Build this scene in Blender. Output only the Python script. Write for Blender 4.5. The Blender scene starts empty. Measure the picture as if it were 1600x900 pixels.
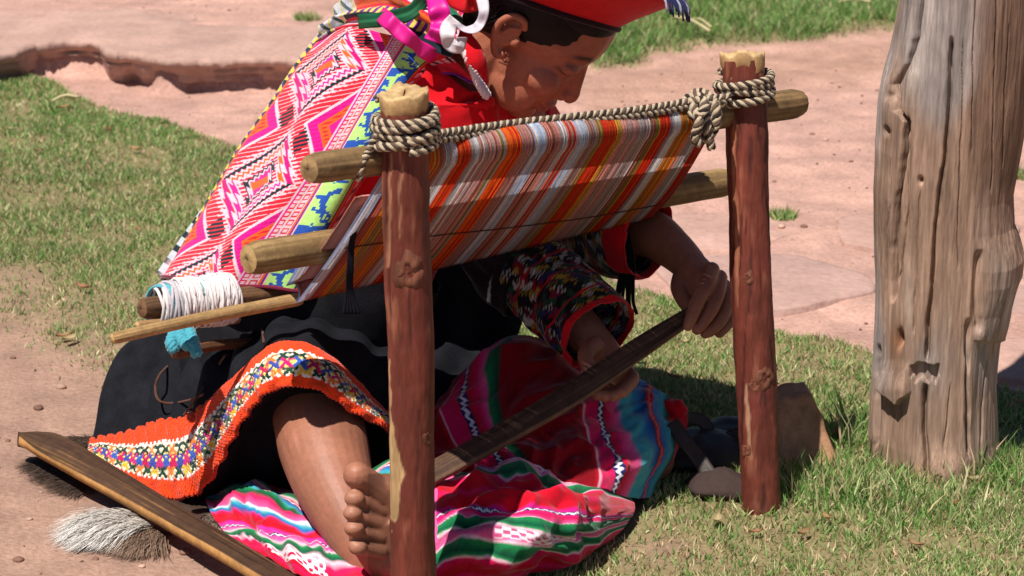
import bpy, math
import numpy as np

# ---------------------------------------------------------------- camera
F = 4000.0                      # focal length in photograph pixels (1600 wide)
PITCH = math.radians(17.0)
H = 1.252                       # camera height above the ground
SP, CP = math.sin(PITCH), math.cos(PITCH)
rng = np.random.default_rng(11)
scene = bpy.context.scene
COL = scene.collection
cam_d = bpy.data.cameras.new('camera'); cam = bpy.data.objects.new('camera', cam_d); COL.objects.link(cam)
cam.location = (0, 0, H); cam.rotation_euler = (math.pi / 2 - PITCH, 0, 0)
cam_d.sensor_width = 36; cam_d.lens = 36 * F / 1600; cam_d.clip_start = 0.05; cam_d.clip_end = 500
cam_d.dof.use_dof = True; cam_d.dof.focus_distance = 3.12; cam_d.dof.aperture_fstop = 13
scene.camera = cam
# ---------------------------------------------------------------- sky and sun
SUN = np.array([-0.25, -0.37, 0.895]); SUN /= np.linalg.norm(SUN)
world = bpy.data.worlds.new('World'); scene.world = world; world.use_nodes = True
wn = world.node_tree.nodes; wl = world.node_tree.links
sky = wn.new('ShaderNodeTexSky'); sky.sky_type = 'NISHITA'; sky.sun_disc = False
sky.sun_elevation = math.asin(SUN[2]); sky.sun_rotation = math.atan2(SUN[0], SUN[1])
sky.altitude = 3000
bg = wn['Background']; bg.inputs['Strength'].default_value = 0.05
wl.new(sky.outputs['Color'], bg.inputs['Color'])
sun_d = bpy.data.lights.new('sun', 'SUN'); sun_d.energy = 4.6; sun_d.angle = math.radians(0.5); sun_d.color = (1, 0.955, 0.88)
sun = bpy.data.objects.new('sun', sun_d); COL.objects.link(sun)
from mathutils import Vector, Matrix
sun.rotation_euler = Vector(SUN).to_track_quat('Z', 'Y').to_euler(); sun.location = (-2, -1, 5)
vs = scene.view_settings; vs.view_transform = 'Standard'; vs.look = 'None'; vs.gamma = 1; vs.exposure = 0.42
vs.use_curve_mapping = False

# ---------------------------------------------------------------- helpers
def A(*a): return np.array(a, float)
def P(px, py, d):               # point seen at photograph pixel (px, py) at depth d metres
    a = (px - 800) / F; b = (450 - py) / F
    return np.array([a * d, d * (CP + b * SP), H + d * (-SP + b * CP)])
def G(px, py, z=0.0):           # point at height z seen at a pixel
    b = (450 - py) / F
    return P(px, py, (z - H) / (-SP + b * CP))
def proj(X):
    X = np.asarray(X); x, y, z = X[..., 0], X[..., 1], X[..., 2] - H
    d = y * CP - z * SP; u = y * SP + z * CP
    return 800 + F * x / d, 450 - F * u / d
def S(r, g, b):
    c = np.array([r, g, b]) / 255.0
    return np.where(c < .04045, c / 12.92, ((c + .055) / 1.055) ** 2.4)
def norm(v): return v / (np.linalg.norm(v, axis=-1, keepdims=True) + 1e-12)
def sstep(a, b, x):
    t = np.clip((x - a) / (b - a), 0, 1); return t * t * (3 - 2 * t)
_T = np.random.default_rng(3).random(65536)
def vnoise(X, s=1.0, seed=0):   # value noise 0..1
    X = np.asarray(X, float) * s + seed * 17.31
    i = np.floor(X).astype(np.int64); f = X - i; f = f * f * (3 - 2 * f)
    def h(a, b, c): return _T[(a * 73856093 ^ b * 19349663 ^ c * 83492791) & 65535]
    x, y, z = i[..., 0], i[..., 1], i[..., 2]; fx, fy, fz = f[..., 0], f[..., 1], f[..., 2]
    def L(a, b, t): return a + (b - a) * t
    return L(L(L(h(x, y, z), h(x + 1, y, z), fx), L(h(x, y + 1, z), h(x + 1, y + 1, z), fx), fy),
             L(L(h(x, y, z + 1), h(x + 1, y, z + 1), fx), L(h(x, y + 1, z + 1), h(x + 1, y + 1, z + 1), fx), fy), fz)
def fbm(X, s=1.0, o=4, seed=0):
    r = 0; a = .5; t = 0
    for k in range(o):
        r = r + a * vnoise(X, s * 2 ** k, seed + k); t += a; a *= .5
    return r / t
def n2(u, v, s=1.0, o=3, seed=0):
    u, v = np.broadcast_arrays(u, v)
    return fbm(np.stack([u, v, np.zeros_like(u) + .37], -1), s, o, seed)
def spline(pts, n):             # catmull-rom through pts, n samples; pts (k, dim)
    p = np.asarray(pts, float); k = len(p)
    if k == 2: return p[0] + (p[1] - p[0]) * np.linspace(0, 1, n)[:, None]
    e = np.concatenate([[2 * p[0] - p[1]], p, [2 * p[-1] - p[-2]]])
    t = np.linspace(0, k - 1, n); i = np.minimum(t.astype(int), k - 2); f = (t - i).reshape((-1,) + (1,) * (p.ndim - 1))
    a, b, c, d = e[i], e[i + 1], e[i + 2], e[i + 3]
    return .5 * (2 * b + (c - a) * f + (2 * a - 5 * b + 4 * c - d) * f ** 2 + (3 * b - a - 3 * c + d) * f ** 3)
def surf(rows, nr, nc):         # rows of (px, py, depth) -> grid of points
    c = np.array([[P(*q) for q in r] for r in rows])
    g = spline(c, nr)                       # along rows
    return spline(g.transpose(1, 0, 2), nc).transpose(1, 0, 2)
def gnormal(V):
    du = np.gradient(V, axis=0); dv = np.gradient(V, axis=1)
    return norm(np.cross(du, dv))
def gridfaces(nr, nc, wrap=False):
    r = np.arange(nr - 1)[:, None]; c = np.arange(nc if wrap else nc - 1)[None, :]; c2 = (c + 1) % nc
    return np.stack([r * nc + c, r * nc + c2, (r + 1) * nc + c2, (r + 1) * nc + c], -1).reshape(-1, 4)
def frames(path):
    t = norm(np.gradient(path, axis=0)); n = np.zeros_like(t)
    a = A(0, 0, 1) if abs(t[0][2]) < .9 else A(1, 0, 0)
    n[0] = norm(a - t[0] * (a @ t[0]))
    for i in range(1, len(t)):
        v = n[i - 1] - t[i] * (n[i - 1] @ t[i]); n[i] = v / (np.linalg.norm(v) + 1e-12)
    return t, n, np.cross(t, n)
def tube(path, r, seg=10, up=None, rb=None, cap=True):
    path = np.asarray(path, float); m = len(path)
    r = np.broadcast_to(np.asarray(r, float), (m,)) if np.ndim(r) < 2 else r
    t, n, b = frames(path)
    if up is not None:
        up = np.asarray(up, float); n = norm(up - t * (t @ up)[:, None]); b = np.cross(t, n)
    rb = r if rb is None else np.broadcast_to(np.asarray(rb, float), (m,))
    th = np.linspace(0, 2 * math.pi, seg, endpoint=False)
    V = path[:, None] + r[:, None, None] * np.cos(th)[None, :, None] * n[:, None] + rb[:, None, None] * np.sin(th)[None, :, None] * b[:, None]
    V = V.reshape(-1, 3); Q = gridfaces(m, seg, True); T = np.zeros((0, 3), int)
    if cap:
        k = len(V); V = np.concatenate([V, path[:1], path[-1:]])
        i = np.arange(seg); j = (i + 1) % seg
        T = np.concatenate([np.stack([j, i, np.full(seg, k)], 1), np.stack([i + (m - 1) * seg, j + (m - 1) * seg, np.full(seg, k + 1)], 1)])
    return V, Q, T
def rpath(pts, n):              # pts rows (px, py, depth, radius) -> path, radii
    q = spline([list(P(*a[:3])) + list(a[3:]) for a in pts], n); return q[:, :3], q[:, 3]
def ellipsoid(c, r, R=None, nr=14, nc=20):
    ph = np.linspace(.02, math.pi - .02, nr)[:, None]; th = np.linspace(0, 2 * math.pi, nc, endpoint=False)[None]
    U = np.stack([np.sin(ph) * np.cos(th), np.sin(ph) * np.sin(th), np.cos(ph) + 0 * th], -1) * np.asarray(r)
    if R is not None: U = U @ np.asarray(R).T
    V = (U + np.asarray(c)).reshape(-1, 3); Q = gridfaces(nr, nc, True); k = len(V)
    V = np.concatenate([V, [V[:nc].mean(0), V[-nc:].mean(0)]])
    i = np.arange(nc); j = (i + 1) % nc
    T = np.concatenate([np.stack([j, i, np.full(nc, k)], 1), np.stack([i + (nr - 1) * nc, j + (nr - 1) * nc, np.full(nc, k + 1)], 1)])
    return V, Q[:, ::-1], T[:, ::-1]
class MB:                       # collects shapes of ONE mesh
    def __init__(s): s.v = []; s.q = []; s.t = []; s.c = []; s.n = 0
    def add(s, V, Q=None, T=None, c=None):
        V = np.asarray(V, float).reshape(-1, 3)
        s.v.append(V)
        if Q is not None and len(Q): s.q.append(np.asarray(Q) + s.n)
        if T is not None and len(T): s.t.append(np.asarray(T) + s.n)
        c = A(1, 1, 1) if c is None else np.asarray(c, float)
        s.c.append(np.broadcast_to(c.reshape(-1, 3) if c.ndim > 1 else c, (len(V), 3))); s.n += len(V); return s
    def arrays(s):
        q = np.concatenate(s.q) if s.q else np.zeros((0, 4), int); t = np.concatenate(s.t) if s.t else np.zeros((0, 3), int)
        return np.concatenate(s.v), q, t, np.concatenate(s.c)
def worg(o):
    r = np.zeros(3)
    while o is not None: r = r + np.array(o.location); o = o.parent
    return r
def raw_mesh(name, V, Q, T, C=None):
    me = bpy.data.meshes.new(name); Q = np.asarray(Q, int).reshape(-1, 4); T = np.asarray(T, int).reshape(-1, 3)
    me.vertices.add(len(V)); me.vertices.foreach_set('co', np.ascontiguousarray(V, np.float32).ravel())
    nl = Q.size + T.size; me.loops.add(nl); me.loops.foreach_set('vertex_index', np.concatenate([Q.ravel(), T.ravel()]).astype(np.int32))
    me.polygons.add(len(Q) + len(T))
    st = np.concatenate([np.arange(len(Q)) * 4, Q.size + np.arange(len(T)) * 3]).astype(np.int32)
    me.polygons.foreach_set('loop_start', st)
    me.polygons.foreach_set('use_smooth', np.ones(len(st), bool))
    me.update(calc_edges=True); me.validate()
    if C is not None: set_col(me, C)
    return me
def set_col(me, C):
    a = me.color_attributes.new('Col', 'FLOAT_COLOR', 'POINT')
    c4 = np.ones((len(me.vertices), 4), np.float32); c4[:, :3] = C; a.data.foreach_set('color', c4.ravel())
def build(name, mb, mat, parent=None, loc=None, flat=False, thick=0, subd=0):
    V, Q, T, C = mb.arrays() if isinstance(mb, MB) else mb
    org = worg(parent) if parent is not None else (A(0, 0, 0) if loc is None else np.asarray(loc, float))
    me = raw_mesh(name, V - org, Q, T, C)
    if flat: me.polygons.foreach_set('use_smooth', np.zeros(len(me.polygons), bool))
    me.materials.append(mat); o = bpy.data.objects.new(name, me); COL.objects.link(o)
    if parent is not None: o.parent = parent
    else: o.location = org
    if thick:
        m = o.modifiers.new('thickness', 'SOLIDIFY'); m.thickness = thick; m.offset = -1
    if subd:
        m = o.modifiers.new('smooth', 'SUBSURF'); m.levels = m.render_levels = subd
    return o
def tag(o, label=None, cat=None, group=None, kind=None):
    if label: o['label'] = label
    if cat: o['category'] = cat
    if group: o['group'] = group
    if kind: o['kind'] = kind
    return o
def thing(name, label, cat, loc, group=None):
    o = bpy.data.objects.new(name, None); COL.objects.link(o); o.location = tuple(loc); o.empty_display_size = .05
    return tag(o, label, cat, group)
def one(V, Q, T=None, c=None): return MB().add(V, Q, T, c)
def gridmb(V, C): return one(V.reshape(-1, 3), gridfaces(V.shape[0], V.shape[1]), None, np.broadcast_to(C, V.shape).reshape(-1, 3))

# ---------------------------------------------------------------- materials (all procedural; colour per vertex, grain and relief by nodes)
def mat(name, rough=.75, nscale=60, namt=.25, bscale=250, bump=.3, bdist=.002, stretch=(1, 1, 1), sheen=0, trans=0, sss=0, spec=.35, n2scale=None, n2amt=.2, coat=0):
    m = bpy.data.materials.new(name); m.use_nodes = True; nt = m.node_tree; N = nt.nodes; L = nt.links
    b = N['Principled BSDF']; b.inputs['Roughness'].default_value = rough; b.inputs['Specular IOR Level'].default_value = spec
    at = N.new('ShaderNodeAttribute'); at.attribute_name = 'Col'
    tc = N.new('ShaderNodeTexCoord'); mp = N.new('ShaderNodeMapping'); mp.inputs['Scale'].default_value = stretch
    L.new(tc.outputs['Object'], mp.inputs['Vector'])
    col = at.outputs['Color']
    def vary(col, sc, amt, det=4):
        n = N.new('ShaderNodeTexNoise'); n.inputs['Scale'].default_value = sc; n.inputs['Detail'].default_value = det
        L.new(mp.outputs['Vector'], n.inputs['Vector'])
        r = N.new('ShaderNodeMapRange'); r.inputs['From Min'].default_value = .25; r.inputs['From Max'].default_value = .75
        r.inputs['To Min'].default_value = 1 - amt; r.inputs['To Max'].default_value = 1 + amt; L.new(n.outputs['Fac'], r.inputs['Value'])
        x = N.new('ShaderNodeVectorMath'); x.operation = 'SCALE'; L.new(col, x.inputs[0]); L.new(r.outputs['Result'], x.inputs['Scale'])
        return x.outputs['Vector']
    if namt: col = vary(col, nscale, namt)
    if n2scale: col = vary(col, n2scale, n2amt)
    L.new(col, b.inputs['Base Color'])
    if bump:
        n = N.new('ShaderNodeTexNoise'); n.inputs['Scale'].default_value = bscale; n.inputs['Detail'].default_value = 5
        L.new(mp.outputs['Vector'], n.inputs['Vector'])
        bp = N.new('ShaderNodeBump'); bp.inputs['Strength'].default_value = bump; bp.inputs['Distance'].default_value = bdist
        L.new(n.outputs['Fac'], bp.inputs['Height']); L.new(bp.outputs['Normal'], b.inputs['Normal'])
    if sheen: b.inputs['Sheen Weight'].default_value = sheen; b.inputs['Sheen Roughness'].default_value = .4
    if coat: b.inputs['Coat Weight'].default_value = coat; b.inputs['Coat Roughness'].default_value = .3
    if sss:
        b.inputs['Subsurface Weight'].default_value = sss; b.inputs['Subsurface Radius'].default_value = (.012, .005, .003); b.inputs['Subsurface Scale'].default_value = .5
    if trans:
        t = N.new('ShaderNodeBsdfTranslucent'); L.new(col, t.inputs['Color']); mx = N.new('ShaderNodeMixShader'); mx.inputs[0].default_value = trans
        L.new(b.outputs[0], mx.inputs[1]); L.new(t.outputs[0], mx.inputs[2]); L.new(mx.outputs[0], N['Material Output'].inputs['Surface'])
    return m
M_soil = mat('dry_soil', .95, 14, .18, 160, .6, .006, n2scale=120, n2amt=.2, spec=.15)
M_stone = mat('pink_sandstone', .9, 9, .14, 90, .5, .005, n2scale=70, n2amt=.14, spec=.2)
M_grass = mat('grass_blade', .6, 3, .15, 10, 0, trans=.35, spec=.3)
M_timber = mat('weathered_timber', .88, 70, .34, 190, .9, .003, stretch=(1, 1, .10), n2scale=300, n2amt=.26, spec=.15)
M_bark = mat('red_brown_bark', .62, 60, .36, 170, .7, .002, stretch=(1, 1, .16), n2scale=330, n2amt=.22, spec=.32)
M_wood = mat('raw_wood', .75, 60, .25, 180, .45, .0015, n2scale=300, n2amt=.15, spec=.25)
M_rope = mat('braided_fibre', .9, 400, .3, 700, .5, .001, sheen=.2, spec=.15)
M_yarn = mat('spun_yarn', .9, 300, .22, 500, .3, .0006, trans=.36, spec=.1)
M_wool = mat('woven_wool', .9, 220, .13, 700, .45, .0009, sheen=.25, spec=.12)
M_felt = mat('felted_cloth', .92, 120, .12, 500, .4, .0008, sheen=.2, spec=.12)
M_black = mat('black_skirt_cloth', .9, 40, .45, 420, .6, .0012, spec=.15, n2scale=500, n2amt=.35)
M_skin = mat('skin', .52, 22, .12, 420, .4, .0009, sss=.10, spec=.40, n2scale=190, n2amt=.10)
M_hair = mat('black_hair', .55, 60, .4, 300, .5, .001, stretch=(.25, 1, 1), spec=.25)
M_fur = mat('fur', .8, 80, .2, 100, 0, trans=.15, spec=.2)
M_leaf = mat('leaf', .6, 8, .25, 10, 0, trans=.25, spec=.3)
M_ribbon = mat('satin_ribbon', .45, 80, .08, 400, .15, .0005, spec=.4, trans=.15)
M_leather = mat('dark_leather', .55, 60, .25, 250, .4, .001, spec=.35)
# ================================================================ the ground
EDGE = A(0, 97, 370, 228, 1000, 452, 1360, 548, 1600, 607, 2600, 800).reshape(-1, 2)     # grass meets the path
def edge_line(px): return np.interp(px, EDGE[:, 0], EDGE[:, 1]) + np.where(px < 0, px * .3, 0)
def back_line(px): return np.interp(px, [700, 790, 930, 1100, 1400, 1600, 2200], [-260, -60, 104, 70, 46, 30, -20])
def masks(x, y):
    """turf (0..1), path (0..1) of ground points"""
    px, py = proj(np.stack([x, y, np.zeros_like(x)], -1))
    w = np.stack([x, y, np.zeros_like(x)], -1)
    w1 = (fbm(w, 6, 3, 5) - .5); w2 = (fbm(w, 2.2, 3, 9) - .5)
    d = py - edge_line(px) + w1 * 34
    front = sstep(-6, 8, d)                                        # lawn side of the path edge
    bare = np.interp(px, [-600, 0, 120, 240, 420, 700, 900], [420, 500, 560, 600, 690, 900, 1300])
    worn = sstep(-120, 70, py - bare + w2 * 330)                   # trodden earth at the lower left
    turf = front * (1 - worn)
    turf = turf * (1 - .9 * sstep(.10, .22, fbm(w, 3.0, 3, 21) - .5) * sstep(380, 500, py) * (px < 700))
    turf = turf * (1 - .75 * np.exp(-(((px - 1045) / 70) ** 2 + ((py - 868) / 22) ** 2)))
    back = sstep(-5, 9, back_line(px) - py + w1 * 40) * (px > 650)
    return np.clip(turf + back, 0, 1), np.clip(1 - front - back, 0, 1), px, py, back
def ledge(x):  return 5.70 + .10 * np.sin(x * 5.1 + .6) + .05 * np.sin(x * 13 + 2)
def ground_h(x, y):
    w = np.stack([x, y, np.zeros_like(x)], -1)
    turf, path, px, py, back = masks(x, y)
    near = sstep(2.0, 3.0, y) * (1 - sstep(9, 14, y))
    h = (fbm(w, 2.5, 3, 2) - .5) * .012 + (fbm(w, 16, 3, 4) - .5) * .011
    h = h - .012 * path * near                                       # path bed a touch below the turf
    fade = (1 - sstep(-.15, .15, x)) * sstep(-2.6, -1.9, x)
    st = sstep(-.012, .02, y - ledge(x) + (fbm(w, 9, 3, 7) - .5) * .16)
    h = h + .062 * st * fade
    h = h + path * (fbm(w * A(1, 2.2, 1), 4.5, 4, 31) - .5) * .035 * near
    return h
def build_ground():
    xs = np.concatenate([[-60, -25, -12, -6, -3.5, -2.4], np.arange(-1.7, 1.9, .013), [2.4, 3.5, 6, 12, 25, 60]])
    ys = np.concatenate([[-40, -15, -5, 0, 1.5, 2.2], np.arange(2.6, 7.6, .015), [8, 9, 11, 15, 25, 50, 120]])
    X, Y = np.meshgrid(xs, ys, indexing='ij')
    Z = ground_h(X, Y); V = np.stack([X, Y, Z], -1)
    turf, path, px, py, back = masks(X, Y)
    w = np.stack([X, Y, 0 * X], -1)
    soil = S(178, 142, 124) * .80; pathc = S(205, 162, 147) * .77; under = S(134, 126, 86) * .82
    big = fbm(w, 1.7, 3, 41)[..., None]; fine = fbm(w, 30, 3, 44)[..., None]
    C = soil * (.72 + .42 * big + .2 * (fine - .5))
    C = C + (pathc * (.78 + .44 * fbm(w * A(1, 2, 1), 5, 4, 51)[..., None]) - C) * path[..., None]
    strip = (sstep(60, 0, np.abs(py - back_line(px) - 40)) * (px > 880))[..., None]       # browner earth before the far grass
    C = C + (S(172, 134, 114) * .88 - C) * strip * .6
    C = C + (under - C) * turf[..., None] * .8
    o = build('ground', one(V.reshape(-1, 3), gridfaces(len(xs), len(ys))[:, ::-1], None, C.reshape(-1, 3)), M_soil)
    return tag(o, 'pink trodden earth and turf the weaver sits on', kind='structure')
ground = build_ground()

# ---- path of flat sandstone slabs, sunk in the earth
path_o = thing('stone_path', 'path of worn pink sandstone slabs running behind the weaver', None, G(700, 150)); tag(path_o, kind='structure')
def slab(cx, cy, rx, ry, rot, h, seed, name='flagstone'):
    r = np.random.default_rng(seed); n = 44
    th = np.linspace(0, 2 * math.pi, n, endpoint=False)
    k = 5 + r.integers(0, 3); ang = np.sort(r.random(k) * 2 * math.pi)
    rad = np.ones(n)
    for a in np.linspace(0, 2 * math.pi, k, endpoint=False) + r.random() * 2:     # cut straight sides
        a = a + (r.random() - .5) * .6; lim = .72 + .2 * r.random(); c = np.cos(th - a)
        rad = np.where(c > .15, np.minimum(rad, lim / np.maximum(c, .15)), rad)
    rad = rad * (1 + .16 * (n2(np.cos(th) * 3 + seed, np.sin(th) * 3, 1, 3, seed) - .5))
    rings = [(1.03, -.06), (1.0, h * .45), (.985, h * .9), (.93, h), (.5, h * 1.03), (.18, h)] if name == 'flagstone' else [(.80, -.045), (.93, -.030), (1.0, -.016), (1.0, h * .3), (.985, h * .9), (.9, h), (.5, h), (.18, h)]
    x = np.cos(th) * rad * rx; y = np.sin(th) * rad * ry
    X = x * math.cos(rot) - y * math.sin(rot); Y = x * math.sin(rot) + y * math.cos(rot)
    gz = float(ground_h(A(cx), A(cy))[0]); tx, ty = (r.random(2) - .5) * .03
    V = []
    for s, z in rings:
        wob = (fbm(np.stack([cx + X * s, cy + Y * s, 0 * X], -1), 14, 3, seed) - .5) * .007
        V.append(np.stack([cx + X * s, cy + Y * s, gz + z + wob * (z > 0) + tx * X * s + ty * Y * s], -1))
    V = np.array(V); Q = gridfaces(len(rings), n, True); k0 = V.size // 3
    V = np.concatenate([V.reshape(-1, 3), [[cx, cy, gz + h]]]); i = np.arange(n); b = (len(rings) - 1) * n
    T = np.stack([b + i, b + (i + 1) % n, np.full(n, k0)], 1)
    tone = .90 + .2 * r.random(); c = (S(202, 162, 148) if r.random() > .35 else S(194, 158, 147)) * .76 * tone
    Cc = c * (.84 + .32 * fbm(V, 9, 4, seed)[:, None])
    build(name, one(V, Q, T, Cc), M_stone, path_o)
seed = 100; cells = []
r0 = np.random.default_rng(5)
for gy in np.arange(3.5, 7.4, .30):
    for gx in np.arange(-1.5, 2.1, .40):
        x = gx + (r0.random() - .5) * .2 + (.2 if int(round(gy / .30)) % 2 else 0); y = gy + (r0.random() - .5) * .12
        t_, p_, px_, py_, b_ = masks(A(x), A(y))
        q = [masks(A(x + dx), A(y + dy))[1][0] for dx, dy in ((.17, 0), (-.17, 0), (0, .12), (0, -.12))]
        if p_[0] > .9 and min(q) > .75 and -60 < px_[0] < 1700 and -40 < py_[0] < 640 and abs(y - float(ledge(A(x))[0])) > .16 and not (py_[0] < 330 and px_[0] > 1000):
            slab(x, y, .17 + .07 * r0.random(), .115 + .05 * r0.random(), (r0.random() - .5) * .7, .001 + .006 * r0.random(), seed)
        seed += 1
# broken step of the terrace: a lip of bedded stone, undercut so that it shades its own riser
def build_ledge():
    xs = np.linspace(-1.75, -.05, 520); prof = A(.60, .046, .30, .066, .10, .069, .03, .069, .004, .066, -.004, .057, .002, .044, .020, .040, .016, .031, .034, .022, .030, .012, .055, .000, .060, -.03).reshape(-1, 2)
    seg = np.random.default_rng(4); brk = np.sort(-1.75 + 1.7 * seg.random(13)); off = seg.random(14) * .09 - .06; st = off[np.searchsorted(brk, xs)]
    k = np.ones(9) / 9; st = np.convolve(np.pad(st, 4, mode='edge'), k, mode='valid')
    fade = sstep(-.05, -.35, xs); V = np.zeros((len(xs), len(prof), 3)); 
    for m, (dy, z) in enumerate(prof):
        w = np.stack([xs, 0 * xs + dy, 0 * xs + z * 8], -1); low = 1 if z < .06 and dy < .2 else .0
        jag = (fbm(w, 22, 4, 8) - .5) * .035 * (dy < .2) + (fbm(w, 60, 2, 9) - .5) * .012 * (dy < .2)
        V[:, m, 0] = xs; V[:, m, 1] = ledge(xs) - .045 + st * (dy < .2) + dy + jag; V[:, m, 2] = z * fade + (fbm(w, 12, 3, 3) - .5) * .010 * (z > .03) - .02 * (1 - fade)
    C = S(202, 164, 150) * .74 * (.80 + .4 * fbm(V * A(1, 1, 6), 9, 4, 5))[..., None]
    o = build('ledge', one(V.reshape(-1, 3), gridfaces(len(xs), len(prof)), None, C.reshape(-1, 3)), M_stone, path_o)
build_ledge()
def build_grit():
    N = 4200; y = 2.6 + 4.6 * rng.random(N); x = (rng.random(N) - .5) * (.46 * y + .3); turf, path, px, py, back = masks(x, y)
    k = (turf < .5) & (rng.random(N) < .75) & (px > -60) & (px < 1660); x, y = x[k], y[k]; n = len(x); sz = .0008 + .0030 * rng.random(n) ** 4 + .0003 * (y - 3)
    oc = A(1, 0, 0, 0, 1, 0, -1, 0, 0, 0, -1, 0, 0, 0, .7, 0, 0, -.7).reshape(6, 3); tr = np.array([[0, 1, 4], [1, 2, 4], [2, 3, 4], [3, 0, 4], [1, 0, 5], [2, 1, 5], [3, 2, 5], [0, 3, 5]])
    a = rng.random(n) * 6.28; O = oc[None] * (.6 + .8 * rng.random((n, 6, 1))); X = O[..., 0] * np.cos(a)[:, None] - O[..., 1] * np.sin(a)[:, None]; Y = O[..., 0] * np.sin(a)[:, None] + O[..., 1] * np.cos(a)[:, None]
    V = np.stack([X, Y, O[..., 2]], -1) * sz[:, None, None] + np.stack([x, y, ground_h(x, y) + sz * .3], -1)[:, None]
    c = np.array([S(150, 112, 98), S(190, 152, 136), S(112, 84, 74), S(206, 176, 158)])[rng.integers(0, 4, n)] * .8
    o = build('grit', one(V.reshape(-1, 3), None, (np.arange(n)[:, None, None] * 6 + tr[None]).reshape(-1, 3), np.repeat(c, 6, 0)), M_stone); o.data.polygons.foreach_set('use_smooth', np.zeros(len(o.data.polygons), bool)); tag(o, 'fine grit and crumbs of earth strewn over the bare ground', 'grit', kind='stuff')
build_grit()

# ---- turf: blades of grass as one mass
def blades(x, y, z, ln, wd, col, lean=.6, name=None, dirs=None, curl=.5):
    n = len(x); a = rng.random(n) * 2 * math.pi; la = a + (rng.random(n) - .5) * 2.4 if dirs is None else dirs
    side = np.stack([np.cos(a), np.sin(a), 0 * a], -1) * wd[:, None] * .5
    l = (rng.random(n) ** .8) * lean; d = np.stack([np.cos(la) * np.sin(l), np.sin(la) * np.sin(l), np.cos(l)], -1)
    l2 = l + curl * rng.random(n); d2 = np.stack([np.cos(la) * np.sin(l2), np.sin(la) * np.sin(l2), np.cos(l2)], -1)
    p = np.stack([x, y, z], -1); m = p + d * (ln * .55)[:, None]; t = m + d2 * (ln * .45)[:, None]
    V = np.stack([p - side, p + side, m + side * .8, m - side * .8, t], 1).reshape(-1, 3)
    k = np.arange(n)[:, None] * 5
    Q = k + A(0, 1, 2, 3).astype(int); T = k + A(3, 2, 4).astype(int)
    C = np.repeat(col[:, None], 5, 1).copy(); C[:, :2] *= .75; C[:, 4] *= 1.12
    return V, Q, T, C.reshape(-1, 3)
def grass_cols(n, dry):
    pal = np.array([S(120, 156, 82), S(104, 144, 70), S(142, 170, 102), S(176, 178, 124), S(212, 202, 160), S(202, 174, 140)]) * 1.06
    p = rng.random(n); i = np.digitize(p, [.34, .56, .80, .92, .97]); j = np.where(rng.random(n) < dry, rng.integers(3, 6, n), i)
    return pal[j] * (.7 + .6 * rng.random((n, 1)))
def in_mat(px, py):             # under the blanket, skirt and batten there is no standing grass
    j = 26 * (n2(px, py, .05, 2, 77) - .5)
    lo = np.interp(px, [150, 260, 420, 640, 1040], [700, 640, 610, 600, 650]); hi = np.interp(px, [150, 300, 420, 700, 900, 1000, 1040], [740, 860, 980, 960, 870, 830, 700])
    return (px > 160 + j) & (px < 1030 + j) & (py > lo + j) & (py < hi + j)
def build_grass():
    out = MB(); N = 760000
    y = 2.55 + (rng.random(N) ** 1.25) * 4.9; x = (rng.random(N) - .5) * (.46 * y + .35)
    turf, path, px, py, back = masks(x, y); w = np.stack([x, y, 0 * x], -1)
    clump = fbm(w, 11, 3, 61); dens = turf * (.34 + .85 * sstep(.38, .60, clump))
    far = sstep(4.0, 6.2, y)
    k = (rng.random(N) < dens * .78) & ~in_mat(px, py) & (px > -120) & (px < 1720) & (py < 1010) & (py > -60)
    x, y, px, py, clump, turf, back, far = (q[k] for q in (x, y, px, py, clump, turf, back, far))
    n = len(x); tall = np.exp(-(((px - 1330) / 240) ** 2 + ((py - 765) / 45) ** 2)) * (px > 1000)
    ln = (.006 + .009 * rng.random(n) + .008 * clump) * (.75 + .25 * turf) + tall * .026 * rng.random(n) + back * .035 * rng.random(n)
    wd = .0017 + .0012 * rng.random(n) + .0010 * far + tall * .001
    dry = np.clip(.57 - .75 * fbm(np.stack([x, y, 0 * x], -1), 3.2, 3, 71) - .35 * back + .25 * (1 - turf), 0, .9)
    dry = dry + .10 * (px > 950) * (back < .2)
    c = grass_cols(n, dry); c = c * np.where(back > .3, .95, 1)[:, None]
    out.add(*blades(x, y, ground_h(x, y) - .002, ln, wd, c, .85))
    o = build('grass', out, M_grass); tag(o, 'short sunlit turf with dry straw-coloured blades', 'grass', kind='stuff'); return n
print('blades', build_grass())
def tuft(px, py, n, r, ln, label, dry=.1, grp=None):
    c = G(px, py); a = rng.random(n) * 6.28; q = np.sqrt(rng.random(n)) * r
    x = c[0] + np.cos(a) * q; y = c[1] + np.sin(a) * q * 1.3
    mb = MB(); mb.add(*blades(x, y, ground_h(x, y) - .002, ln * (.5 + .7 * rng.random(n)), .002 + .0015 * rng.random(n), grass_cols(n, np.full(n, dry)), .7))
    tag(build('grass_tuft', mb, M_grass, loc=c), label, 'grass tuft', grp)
tuft(1222, 331, 260, .026, .022, 'small green grass tuft between path slabs right of the far post')
tuft(122, 6, 900, .075, .03, 'green grass tuft on the pink terrace at the upper left')
tuft(482, 60, 200, .03, .028, 'small grass tuft on the terrace beside the shawl')
tuft(1592, 270, 240, .025, .025, 'small grass tuft right of the weathered timber')
tuft(1345, 690, 150, .05, .07, 'taller weedy tuft at the left foot of the weathered timber')
tuft(1562, 748, 160, .045, .055, 'rough grass tuft at the right foot of the weathered timber')
tuft(1290, 770, 240, .06, .05, 'long grass tuft in front of the wooden block', .2)
tuft(1430, 775, 300, .09, .045, 'long grass fringe along the front of the weathered timber', .15)
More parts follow.
